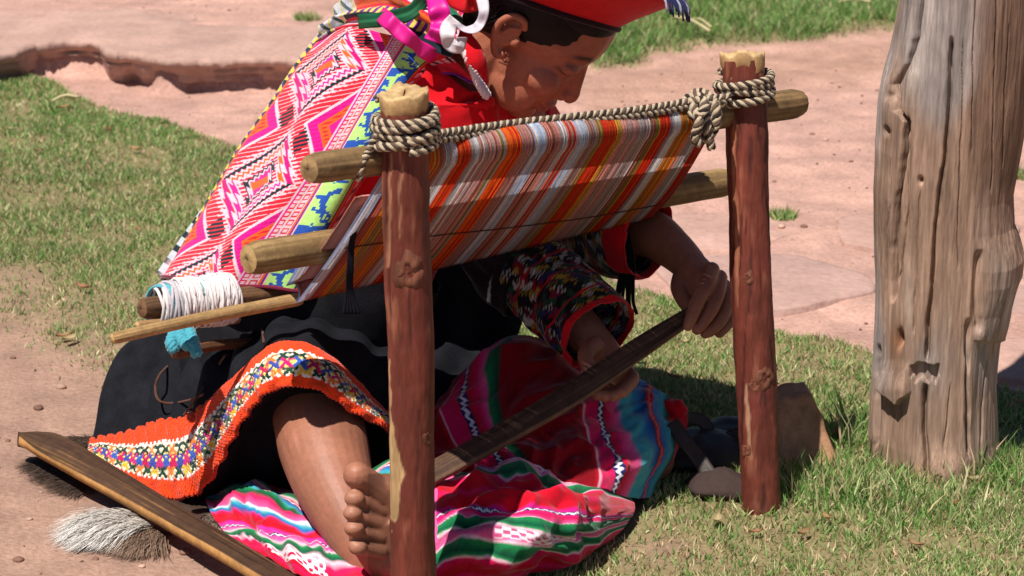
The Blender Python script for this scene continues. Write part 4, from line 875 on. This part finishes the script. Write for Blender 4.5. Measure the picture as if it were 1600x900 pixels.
put((t > .782) & (t < .790), K_); put((t > .790) & (t < .800), OR_); put(t > .800, RE_); put((t > .825) & (t < .865) & (saw(s, 22) > .45) & (saw(t, 60) > .3), W_); put((t > .825) & (t < .865) & (saw(s + .02, 11) > .82), K_); put((t > .972), PU_)
# outer border
put((t < .075), YE_); put((t < .075) & (saw(s, 26) * 1.3 < saw(t * 1.0, 14)), PU_ * .7); put((t < .075) & (saw(s + .01, 13) > .78), K_); put((t > .072) & (t < .082), OR_); put((t < .012), W_); put((t < -.01), S(200, 205, 215) * .8); put((t < -.01) & (saw(s, 18) > .6), K_)
rw = np.floor(s * 330); C = C * (1 + .10 * (_T[(rw.astype(int) * 7) & 65535] - .5))[..., None]
shawl = build('shawl', gridmb(V, C), M_wool, person, thick=.003); SHAWL = V
# hem of the shawl and the white braid along its neck edge
mb = MB(); mb.add(*tube(spline([V[0, i] for i in range(70, nc, 25)] + [V[0, -1]], 90), .0030, 7), S(120, 36, 60) * .8); build('shawl_hem', mb, M_wool, shawl)
mb = MB(); braid(mb, spline([P(*q) for q in [(706, 66, 3.215), (726, 80, 3.212), (738, 102, 3.212), (746, 124, 3.22), (756, 142, 3.225), (762, 150, 3.23)]], 40), .0034, .0034, .02)
V_, Q_, T_, C_ = mb.arrays(); build('white_cord', (V_, Q_, T_, np.tile(S(236, 224, 226) * .82, (len(V_), 1))), M_wool, shawl)
# ---- rolled carrying cloth across the shoulders
BU = [[(484, 84, 3.45), (528, 44, 3.35), (590, 40, 3.275), (650, 62, 3.23), (704, 88, 3.215)], [(500, 44, 3.43), (545, 14, 3.33), (602, 2, 3.25), (660, 20, 3.205), (716, 54, 3.195)],
      [(530, 12, 3.47), (560, -22, 3.36), (612, -42, 3.29), (672, -26, 3.245), (728, 14, 3.235)], [(560, -8, 3.55), (592, -42, 3.46), (642, -62, 3.40), (702, -50, 3.36), (744, -18, 3.34)]]
nr, nc = 140, 260; V = surf(BU, nr, nc); N = gnormal(V); N = N * np.sign((N * A(0, -1, .3)).sum(-1, keepdims=True)); s = np.linspace(0, 1, nr)[:, None] + np.zeros((1, nc)); t = np.linspace(0, 1, nc)[None] + 0 * s
V = V + N * (.018 * (n2(t * 5 + s * 3, s * 6, 1, 3, 5) - .5) + .006 * np.sin(s * 22 + t * 9))[..., None]
C = np.tile(RE_, V.shape[:2] + (1,)).astype(float); q = s + .25 * t
put((q > .1) & (q < .16), W_); put((q > .22) & (q < .30), K_); put((q > .30) & (q < .40), YE_ * .9); put((q > .30) & (q < .40) & (saw(t, 22) > .5), PU_); put((q > .46) & (q < .52), OR_); put((q > .55) & (q < .66), PI_); put((q > .55) & (q < .66) & (saw(t, 18) > .55), W_); put((q > .72) & (q < .80), S(30, 110, 80)); put((q > .9), MG_); put((saw(t, 30) > .75) & (q > .8) & (q < .9), W_)
lf_ = t < .24; put(lf_, S(232, 232, 240) * .8); put(lf_ & (saw(s * 1.0 + t * 2.0, 5) > .72), S(30, 70, 78) * .8); put(lf_ & (saw(t, 9) > .85), YE_)
bundle = build('carrying_cloth', gridmb(V, C), M_wool, person, thick=.003)
# ---- ribbons and collar
def ribbon(pts, w, c, name, stripe=None, parent=person, twist=0):
    p = spline([P(*q) for q in pts], 50); t, n_, b_ = frames(p); view = norm(p - A(0, 0, H)); side = norm(np.cross(t, view)); a = np.linspace(0, twist, 50)[:, None]
    side = side * np.cos(a) + np.cross(t, side) * np.sin(a); f = np.linspace(-1, 1, 7); sl = np.linspace(0, 1, 50); w = w * (.72 + .5 * n2(sl * 5, sl * 0, 1, 2, int(pts[0][0])))[:, None, None]; p = p - view * (.004 * np.sin(sl * 16 + pts[0][0]))[:, None]
    V = p[:, None] + side[:, None] * f[None, :, None] * w / 2 - view[:, None] * (.06 * w * np.sin(f * 2.6 + sl[:, None] * 9)[..., None]); C = np.tile(c, V.shape[:2] + (1,)).astype(float)
    if stripe is not None: C[:, 3] = stripe
    return build(name, gridmb(V, C), M_ribbon, parent, thick=.0006)
ribbon([(668, -30, 3.20), (684, 10, 3.185), (688, 42, 3.18), (680, 66, 3.185)], .026, S(238, 22, 158) * .85, 'pink_ribbon')
ribbon([(590, 18, 3.27), (606, 32, 3.212), (624, 48, 3.205), (644, 64, 3.205), (664, 80, 3.212), (680, 90, 3.235)], .020, S(240, 30, 150) * .85, 'pink_ribbon', twist=.5)
ribbon([(560, 34, 3.27), (600, 30, 3.235), (640, 20, 3.205), (664, -4, 3.195), (676, -24, 3.2)], .020, S(22, 96, 62) * .8, 'green_ribbon', S(60, 150, 100) * .8)
ribbon([(752, -10, 3.16), (756, 20, 3.155), (746, 42, 3.155), (728, 46, 3.155), (712, 36, 3.16)], .014, S(226, 214, 224) * .82, 'white_ribbon', twist=1.2)
ribbon([(712, 30, 3.165), (700, 46, 3.16), (702, 66, 3.16), (716, 74, 3.155), (722, 58, 3.15)], .020, S(232, 222, 226) * .82, 'white_ribbon', twist=.9)
ribbon([(700, -12, 3.19), (726, 4, 3.17), (742, 2, 3.17), (752, -16, 3.17)], .026, S(220, 26, 34) * .85, 'red_ribbon', twist=.6)
cn = spline([P(724, 56, 3.225), P(736, 74, 3.215), P(742, 92, 3.215), P(748, 112, 3.225), P(752, 128, 3.24)], 20)
build('collar', one(*tube(cn, np.interp(np.linspace(0, 1, 20), [0, .5, 1], [.009, .014, .010]), 12), RED), M_felt, person)
# ---- skirt and knitted hem
SK = [[(230, 520, 3.64), (280, 515, 3.54), (330, 505, 3.47), (380, 500, 3.44), (430, 495, 3.42), (480, 490, 3.42), (540, 470, 3.44), (620, 430, 3.52), (720, 405, 3.60), (830, 395, 3.66)],
      [(182, 590, 3.62), (226, 588, 3.53), (280, 585, 3.45), (330, 572, 3.38), (386, 545, 3.335), (448, 508, 3.33), (522, 515, 3.34), (604, 540, 3.40), (694, 545, 3.47), (800, 540, 3.53)],
      [(146, 697, 3.56), (200, 683, 3.49), (255, 662, 3.42), (300, 652, 3.36), (372, 590, 3.275), (438, 541, 3.225), (500, 553, 3.225), (556, 598, 3.255), (600, 647, 3.29), (670, 692, 3.34)]]
HEM = [(138, 716, 3.50), (190, 752, 3.415), (255, 778, 3.355), (322, 762, 3.31), (390, 650, 3.225), (434, 606, 3.185), (492, 606, 3.175), (546, 640, 3.20), (598, 667, 3.24), (670, 722, 3.30)]
nr, nc = 130, 320; V = surf(SK, nr, nc); N = gnormal(V); N = N * np.sign((N * A(-.3, -1, .5)).sum(-1, keepdims=True)); s = np.linspace(0, 1, nr)[:, None] + np.zeros((1, nc)); t = np.linspace(0, 1, nc)[None] + 0 * s
pl_ = .012 * np.sin(t * 70 + 3 * n2(t * 4, s, 1, 2, 3)) * (.35 + .65 * (1 - sstep(.35, .55, t))) * np.sin(np.clip(s * .95 + .05, 0, 1) * math.pi) ** .5 + .018 * (n2(t * 8, s * 2, 1, 3, 12) - .5) * np.sin(s * math.pi)
V = V + N * pl_[..., None]; SKIRT = V
skirt = build('skirt', gridmb(V, S(30, 31, 38) * .62), M_black, person, thick=.003)
top = SK[2]; m1 = [tuple((np.array(a) * .5 + np.array(b) * .5) - A(0, 0, .018)) for a, b in zip(top, HEM)]
nr, nc = 110, 900; V = surf([top, m1, HEM], nr, nc); N = gnormal(V); N = N * np.sign((N * A(-.2, -1, .5)).sum(-1, keepdims=True))
d = np.cumsum(np.r_[0, np.linalg.norm(np.diff(V[nr // 2], axis=0), axis=1)]); u = d[None] + np.zeros((nr, 1)); v = np.linspace(0, 1, nr)[:, None] + 0 * u
kn = np.sin(u * 1250) * np.sin(v * 95); lump = fbm(V, 70, 3, 4) - .5
sc = sstep(.25, 0, v) * .006 * np.sin(u * 240) * (1 - sstep(.26, .34, u)) + sstep(.75, 1, v) * .003 * np.sin(u * 170); V = V + N * (.0014 * kn + .005 * lump + .008 * (n2(u * 9, v, 1, 2, 2) - .5) + sc + .003 * sstep(.02, .1, v))[..., None]
OO = S(244, 74, 30) * .86; C = np.tile(OO, V.shape[:2] + (1,)).astype(float); C = C * (.85 + .3 * fbm(V, 120, 2, 5))[..., None]
mid = (v > .30) & (v < .74); put(mid, S(240, 232, 200) * .84); put((v > .27) & (v < .33) & (saw(u, 90) > .4), S(246, 240, 236) * .86); put((v > .71) & (v < .77) & (saw(u, 90) > .4), S(246, 240, 236) * .86)
put((v > .42) & (v < .62), S(238, 226, 120) * .84)
def cross(vc, pu, off, hw, cols):
    global C
    a = ((u / pu + off) % 1 - .5) * 2 * pu / .018; b = (v - vc) / hw; i = np.floor(u / pu + off).astype(int); a = np.round(a * 3.5) / 3.5; b = np.round(b * 3.5) / 3.5
    mk = ((np.abs(np.abs(a) - np.abs(b)) < .30) & (np.abs(a) < .95) & (np.abs(b) < .95)) | ((np.abs(a) + np.abs(b)) < .42); C = np.where(mk[..., None], np.array(cols)[i % len(cols)] * .84, C)
cross(.52, .0150, 0, .10, [S(214, 40, 120), S(60, 96, 190), S(206, 30, 90), S(70, 80, 170)]); cross(.385, .0165, .3, .065, [S(36, 60, 50), S(242, 130, 60), S(40, 70, 66)]); cross(.655, .0165, .7, .065, [S(30, 60, 50), S(246, 130, 50), S(50, 80, 60), S(236, 190, 60)])
trim = build('knitted_hem', gridmb(V, C), M_wool, skirt, thick=.005); TRIM = V
k = 9000; ii = rng.integers(0, nr, k); jj = rng.integers(0, nc, k); e = rng.random(k); ii = np.where(e < .4, nr - 1 - (rng.random(k) * 8).astype(int), np.where(e < .6, (rng.random(k) * 6).astype(int), ii))
p0 = V[ii, jj]; dv = norm(N[ii, jj] + (rng.random((k, 3)) - .5) * 1.6); ln = .002 + .0045 * rng.random(k); sd = norm(np.cross(dv, rng.random((k, 3)) - .5)) * .00022
VV = np.stack([p0 - sd, p0 + sd, p0 + dv * ln[:, None]], 1).reshape(-1, 3); fz = build('wool_fuzz', one(VV, None, np.arange(k * 3).reshape(-1, 3), np.repeat(C[ii, jj], 3, 0)), M_fur, trim); tag(fz, kind='stuff')
# black underskirt behind the hem
UN = [[(a[0], a[1] - 6, a[2] + .012) for a in HEM[2:]], [(a[0] + 12, a[1] + 22, a[2] + .07) for a in HEM[2:]], [(300, 772, 3.40), (345, 782, 3.38), (400, 780, 3.38), (440, 770, 3.37), (500, 760, 3.36), (560, 745, 3.38), (610, 735, 3.40), (680, 745, 3.40)]]
V = surf(UN, 40, 120); s = np.linspace(0, 1, 40)[:, None] + np.zeros((1, 120)); t = np.linspace(0, 1, 120)[None] + 0 * s; V = V + A(0, -1, .3) * (.012 * (n2(t * 9, s * 2, 1, 2, 8) - .5))[..., None]
build('underskirt', gridmb(V, S(26, 25, 30) * .7), M_black, skirt, thick=.002)
# brown cords lying on the skirt
co = thing('cord', 'thin brown cord looped across the black skirt', 'cord', on_surf(SKIRT, 300, 600))
for pts in ([(268, 566), (250, 585), (243, 605), (248, 625), (268, 630), (300, 624), (318, 616)], [(352, 555), (330, 588), (308, 620), (288, 648)], [(418, 480), (410, 505), (412, 535)]):
    q = [on_surf(SKIRT, a, b, .034) for a, b in pts]; build('strand', one(*tube(spline(q, 60), .0016, 6), S(108, 66, 48) * .7), M_rope, co)
# ================================================================ striped blanket over lap and ground
def stripes(x, stops):               # stops: (position, colour)
    p = np.array([q[0] for q in stops]); c = np.array([q[1] for q in stops]) * .86
    return np.stack([np.interp(x, p, c[:, i]) for i in range(3)], -1)
def zig(C, x, y, xc, w, k, c1, c2):
    b = np.abs(x - xc) < w; C = np.where(b[..., None], c1 * .86, C); z = np.abs(x - xc - w * .45 * (saw(y, k) * 2 - 1)) < w * .42; return np.where((b & z)[..., None], c2 * .86, C)
dR, mR, hP, pP, tW, gN, dG, tE, bL, nV, wH = S(150, 8, 26), S(204, 14, 40), S(232, 26, 96), S(246, 96, 160), S(248, 200, 216), S(36, 138, 80), S(12, 84, 58), S(70, 176, 190), S(36, 110, 190), S(26, 44, 104), S(240, 236, 240)
bl = thing('striped_blanket', 'red, pink and green striped blanket spread over the lap and the ground', 'blanket', G(750, 850))
def drape(rows, nr, nc, amp, seed, colf, name, fr=(7, 4), label=None):
    V = surf(rows, nr, nc); N = gnormal(V); N = N * np.sign((N * A(0, -1, .6)).sum(-1, keepdims=True)); s = np.linspace(0, 1, nr)[:, None] + np.zeros((1, nc)); t = np.linspace(0, 1, nc)[None] + 0 * s
    nz_ = n2(t * fr[0], s * fr[1], 1, 2, seed); f = 1.1 * (1 - 4 * np.abs(nz_ - .5)) + .7 * (1 - 4 * np.abs(n2(t * fr[0] * 1.7 + s * 3, s * fr[1] * 1.4, 1, 2, seed + 5) - .5)) + .35 * np.sin((t * fr[0] + s * fr[1]) * 2.2 + 2 * n2(t * 3, s * 3, 1, 2, seed + 1)); ed_ = (.25 + .75 * np.clip(np.minimum(t, 1 - t) * 5, 0, 1)) * (.3 + .7 * np.clip(np.minimum(s, 1 - s) * 6, 0, 1)); ed_ = ed_ * (1 - .8 * sstep(.55, .92, t)) if name == 'front_folds' else ed_; V = V + N * (f * amp * ed_)[..., None]
    V[..., 2] = np.maximum(V[..., 2], .006 + .004 * n2(t * 20, s * 20, 1, 2, seed)); o = build(name, gridmb(V, colf(s, t)), M_wool, bl, thick=.0025)
    if label: o['label'] = label
    return V
def colA(s, t):                      # lap: broad crimson with bands running down
    x = t + .035 * np.sin(s * 5) + .02 * (n2(s * 3, t * 3, 1, 2, 3) - .5)
    C = stripes(x, [(0, dR), (.19, dR), (.205, mR), (.21, tW), (.214, hP), (.245, hP), (.29, mR), (.31, hP), (.33, pP), (.336, gN), (.36, dG), (.37, dR), (.60, dR), (.615, mR), (.62, tW), (.63, hP), (.675, hP), (.70, mR), (.72, hP), (.755, pP), (.77, tE), (.81, tE), (.845, bL), (.865, nV), (.87, mR), (.89, mR), (.895, bL), (.94, tE), (.965, dG), (.98, mR), (1, mR)])
    C = zig(C, x, s, .275, .011, 30, nV, wH); C = zig(C, x, s, .688, .011, 30, nV, wH); C = zig(C, x, s, .88, .007, 26, mR, S(240, 120, 120)); return C
def colB(s, t):                      # sunlit front folds: bands running across
    x = ((s + .20 * t) * 1.75 + .04 * np.sin(t * 9) + .12) % 1.0
    C = stripes(x, [(0, mR), (.16, mR), (.18, hP), (.2, S(206, 30, 140)), (.28, hP), (.315, pP), (.32, tW), (.325, gN), (.40, dG), (.43, gN), (.45, tW), (.47, S(190, 90, 130)), (.54, pP), (.56, tW), (.575, gN), (.65, dG), (.68, gN), (.70, tW), (.72, hP), (.80, mR), (.90, mR), (.95, hP), (1.0, mR), (1.1, dR)])
    C = zig(C, x, t, .235, .014, 34, nV, wH); m = (np.abs(x - .50) < .04) & (np.abs(t - .5) < .16) & (np.sin(t * 130) * np.sin(x * 130) > -.1); C = np.where(m[..., None], S(250, 232, 238) * .86, C)
    m3 = (np.abs(t - .04) < .045) & (s < .75); C = np.where(m3[..., None], np.where((t < .03)[..., None], tW, pP) * .9, C); return C
def colC(s, t):                      # folds under the bare leg
    x = ((s * .95 + .20 * t) * 1.2 + .05 * np.sin(t * 7 + 1)) % 1.12
    C = stripes(x, [(0, hP), (.08, mR), (.13, hP), (.16, tW), (.18, gN), (.24, dG), (.26, gN), (.28, tW), (.30, mR), (.33, bL), (.37, tE), (.39, gN), (.43, dG), (.46, hP), (.54, pP), (.56, wH), (.58, tE), (.60, bL), (.63, hP), (.66, mR), (.74, mR), (.77, S(240, 40, 160)), (.86, pP), (.88, tW), (.90, gN), (.95, dG), (.98, tW), (1.02, hP), (1.12, mR)])
    C = zig(C, x, t, .31, .012, 30, mR, wH); C = zig(C, x, t, .82, .013, 30, nV, wH); m = (np.abs(x - 1.03) < .06) & (np.abs(t - .42) < .14) & (np.sin(t * 120) * np.sin(x * 110) > -.2); return np.where(m[..., None], wH * .86, C)
drape([[(640, 650, 3.43), (715, 596, 3.43), (790, 536, 3.44), (858, 536, 3.48), (930, 588, 3.46), (1000, 602, 3.48), (1044, 628, 3.50)], [(640, 695, 3.34), (700, 652, 3.34), (780, 600, 3.345), (860, 602, 3.37), (930, 640, 3.37), (1000, 640, 3.41), (1070, 652, 3.46)],
       [(645, 735, 3.27), (700, 718, 3.255), (780, 692, 3.245), (860, 692, 3.255), (930, 700, 3.28), (1000, 706, 3.34), (1046, 716, 3.40)], [(650, 785, 3.18), (720, 760, 3.18), (800, 757, 3.175), (870, 762, 3.185), (930, 768, 3.22), (985, 778, 3.29), (1014, 776, 3.36)]], 200, 420, .013, 5, colA, 'lap_folds')
drape([[(640, 690, 3.27), (720, 745, 3.22), (800, 745, 3.22), (870, 755, 3.22), (935, 765, 3.24), (985, 780, 3.30)], [(655, 745, 3.17), (722, 765, 3.14), (800, 760, 3.13), (872, 775, 3.14), (935, 788, 3.18), (990, 795, 3.27)], [(660, 800, 3.09), (722, 798, 3.085), (800, 795, 3.075), (872, 806, 3.09), (930, 815, 3.15), (982, 808, 3.25)],
       [(664, 860, 3.05), (722, 845, 3.05), (795, 845, 3.05), (866, 845, 3.09), (922, 845, 3.15), (968, 828, 3.23)], [(668, 930, 3.02), (722, 900, 3.05), (790, 902, 3.07), (850, 886, 3.12), (902, 868, 3.17), (950, 846, 3.22)]], 220, 420, .014, 9, colB, 'front_folds', (6, 5))
drape([[(338, 762, 3.40), (392, 755, 3.37), (450, 770, 3.34), (520, 790, 3.28), (590, 735, 3.20), (665, 700, 3.18)], [(322, 788, 3.35), (380, 788, 3.30), (440, 808, 3.24), (510, 836, 3.20), (590, 800, 3.14), (668, 780, 3.13)], [(346, 830, 3.26), (400, 838, 3.22), (450, 854, 3.17), (520, 880, 3.14), (600, 870, 3.09), (672, 850, 3.07)],
       [(372, 858, 3.20), (420, 875, 3.165), (470, 902, 3.11), (530, 932, 3.045), (612, 942, 3.02), (684, 925, 3.03)]], 200, 380, .011, 15, colC, 'under_leg_folds', (7, 4))
# ================================================================ fur pelt under the weaving sword
pe = thing('fur_pelt', 'shaggy grey-white and brown fur pelt under the wooden weaving sword', 'pelt', G(220, 810))
def hairs(roots, n, ln, c0, c1, ang, spread, name, lift=.5):      # curved tapering hairs, root colour to tip colour
    q = np.array([list(G(a, b, z)) + [r] for a, b, z, r in roots]); c = q[rng.integers(0, len(q), n)]
    a = rng.random(n) * 6.28; rr = np.sqrt(rng.random(n)) * c[:, 3]; p = np.stack([c[:, 0] + np.cos(a) * rr, c[:, 1] + np.sin(a) * rr * 1.2, c[:, 2] * (.4 + .6 * rng.random(n))], -1)
    clump = np.floor(rng.random(n) * 26).astype(int); an = ang + (_T[clump * 7 + 3] - .5) * spread + (rng.random(n) - .5) * spread * .9; L_ = ln * (.55 + .6 * rng.random(n)) * (.75 + .5 * _T[clump * 13 + 1])
    up0 = lift * (.3 + rng.random(n)); d = np.stack([np.cos(an), np.sin(an), up0], -1); sag = np.stack([0 * an, 0 * an, -(.9 * up0 + .25)], -1)
    tt = np.array([0, .3, .65, 1.0]); pts = p[:, None] + d[:, None] * (L_[:, None] * tt)[..., None] + sag[:, None] * (L_[:, None] * tt ** 2)[..., None]; pts[..., 2] = np.maximum(pts[..., 2], .004)
    w = np.array([1, .9, .6, .12]) * .0006; sd = norm(np.stack([-np.sin(an), np.cos(an), .6 * (rng.random(n) - .5)], -1)); V = np.stack([pts - sd[:, None] * w[None, :, None], pts + sd[:, None] * w[None, :, None]], 2)
    f = tt[None, :, None] ** .8; C = (np.asarray(c0) * (1 - f) + np.asarray(c1) * f) * (.65 + .7 * rng.random((n, 1, 1))); C = np.repeat(C[:, :, None], 2, 2)
    k = np.arange(n)[:, None, None] * 8 + np.arange(3)[None, :, None] * 2; Q = (k + np.array([0, 1, 3, 2])[None, None]).reshape(-1, 4)
    o = build(name, one(V.reshape(-1, 3), Q, None, C.reshape(-1, 3) * .85), M_fur, pe); tag(o, kind='stuff')
hairs([(196, 808, .020, .018), (222, 818, .018, .016), (178, 806, .018, .016), (175, 826, .010, .014)], 6000, .058, S(170, 156, 142), S(240, 236, 230), math.radians(200), .9, 'pale_fur', .55)
hairs([(215, 822, .014, .018), (240, 834, .012, .018), (225, 838, .008, .016)], 3600, .045, S(96, 74, 60), S(160, 132, 112), math.radians(232), 1.3, 'brown_fur', .5)
hairs([(100, 735, .006, .022), (130, 752, .006, .022), (80, 722, .006, .016)], 2200, .036, S(50, 40, 36), S(92, 74, 62), math.radians(215), 1.5, 'dark_fur', .25)
hairs([(120, 690, .010, .016), (140, 690, .010, .016)], 900, .034, S(70, 54, 46), S(110, 88, 74), math.radians(160), 1.2, 'back_fur', .4)
hairs([(300, 792, .006, .014), (335, 806, .006, .016)], 1300, .030, S(92, 76, 66), S(160, 142, 126), math.radians(-25), 1.6, 'edge_fur', .35)
hb = MB(); s = np.linspace(0, 1, 16)[:, None] + np.zeros((1, 30)); t = np.linspace(0, 1, 30)[None] + 0 * s; a = np.array([[G(95, 712), G(150, 695), G(220, 735), G(335, 800)], [G(120, 735), G(190, 765), G(260, 795), G(320, 812)], [G(150, 762), G(196, 812), G(232, 832), G(268, 838)]])
V = spline(spline(a, 16).transpose(1, 0, 2), 30).transpose(1, 0, 2); V = V + A(0, 0, 1) * (.004 + .007 * np.sin(s * math.pi) * np.sin(t * math.pi) + .004 * n2(t * 6, s * 6, 1, 2, 1))[..., None]; build('hide', gridmb(V, S(84, 66, 56) * .7), M_leather, pe)
# ================================================================ things in the shade by the far post
def chunk(name, quad, hgt, label, cat, c, seed, m=M_wood):      # rough split block: four ground corners and four top corners
    b = np.array(quad[:4]); tp_ = np.array(quad[4:]); n = 15; u = np.linspace(0, 1, n); mb = MB()
    def face(p00, p10, p11, p01):
        U, W = np.meshgrid(u, u, indexing='ij'); V = (1 - U)[..., None] * (1 - W)[..., None] * p00 + U[..., None] * (1 - W)[..., None] * p10 + U[..., None] * W[..., None] * p11 + (1 - U)[..., None] * W[..., None] * p01
        cen = quad_c; o = norm(V - cen); V = V + o * ((fbm(V, 45, 3, seed) - .5) * .008 - .0035 * (np.maximum(np.abs(U - .5), np.abs(W - .5)) > .45))[..., None]
        g = fbm(V * A(90, 90, 12), 1, 3, seed)[..., None]; mb.add(V.reshape(-1, 3), gridfaces(n, n), None, (c * (.55 + .9 * g)).reshape(-1, 3))
    quad_c = np.array(quad).mean(0)
    face(*tp_)
    for i in range(4): face(b[i], b[(i + 1) % 4], tp_[(i + 1) % 4], tp_[i])
    base = b.mean(0); return tag(build(name, mb, m, loc=base), label, cat)
q0 = G(1228, 742); dx = A(.078, .016, 0); dy = A(-.02, .07, 0)
tb_ = P(1222, 616, 3.50); chunk('wood_block', [q0 - A(.005, 0, .01), q0 + dx * 1.05 - A(0, 0, .01), q0 + dx + dy - A(0, 0, .01), q0 + dy - A(0, 0, .01), tb_ + A(-.014, -.02, -.004), tb_ + A(.040, -.012, .006), tb_ + A(.036, .045, .006), tb_ + A(-.014, .04, 0)], .1,
      'squat brown wooden block standing between the far post and the weathered timber', 'block', S(176, 132, 100) * .85, 4)
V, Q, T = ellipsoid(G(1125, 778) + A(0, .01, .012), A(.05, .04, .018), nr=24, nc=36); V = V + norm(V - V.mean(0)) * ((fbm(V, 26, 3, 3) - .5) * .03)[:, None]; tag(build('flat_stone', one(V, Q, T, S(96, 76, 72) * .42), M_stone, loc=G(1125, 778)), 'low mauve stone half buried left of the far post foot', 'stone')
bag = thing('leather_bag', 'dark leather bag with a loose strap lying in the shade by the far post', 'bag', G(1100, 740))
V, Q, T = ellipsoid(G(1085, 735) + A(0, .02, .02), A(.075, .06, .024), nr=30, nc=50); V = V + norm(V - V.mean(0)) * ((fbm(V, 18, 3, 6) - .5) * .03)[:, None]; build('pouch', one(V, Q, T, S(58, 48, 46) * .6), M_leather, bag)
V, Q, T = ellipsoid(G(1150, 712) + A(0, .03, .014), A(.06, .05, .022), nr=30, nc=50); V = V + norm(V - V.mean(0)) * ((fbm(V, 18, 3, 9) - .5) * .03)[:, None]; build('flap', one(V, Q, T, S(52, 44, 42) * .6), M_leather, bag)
def strap(pts, w, name):
    p = spline([P(*q) for q in pts], 50); t, n_, b_ = frames(p); sd = norm(A(.1, .5, .8) - t * (t @ A(.1, .5, .8))[:, None]); V = np.stack([p - sd * w / 2, p - sd * w / 4, p, p + sd * w / 4, p + sd * w / 2], 1); build(name, gridmb(V, S(74, 62, 58) * .6), M_leather, bag, thick=.003)
strap([(1068, 690, 3.46), (1064, 668, 3.47), (1076, 655, 3.49), (1098, 660, 3.50), (1120, 690, 3.50), (1150, 680, 3.50), (1185, 672, 3.50), (1230, 690, 3.50)], .018, 'strap')
strap([(1050, 660, 3.40), (1070, 690, 3.39), (1092, 718, 3.39), (1112, 746, 3.38)], .020, 'strap')
# ---- red pompon at the blanket corner
V, Q, T = ellipsoid(P(1052, 640, 3.45), A(.018, .016, .015), nr=20, nc=30); V = V + norm(V - V.mean(0)) * ((fbm(V, 120, 2, 6) - .5) * .008)[:, None]; build('pompon', one(V, Q, T, S(220, 24, 40) * .85), M_wool, bl)
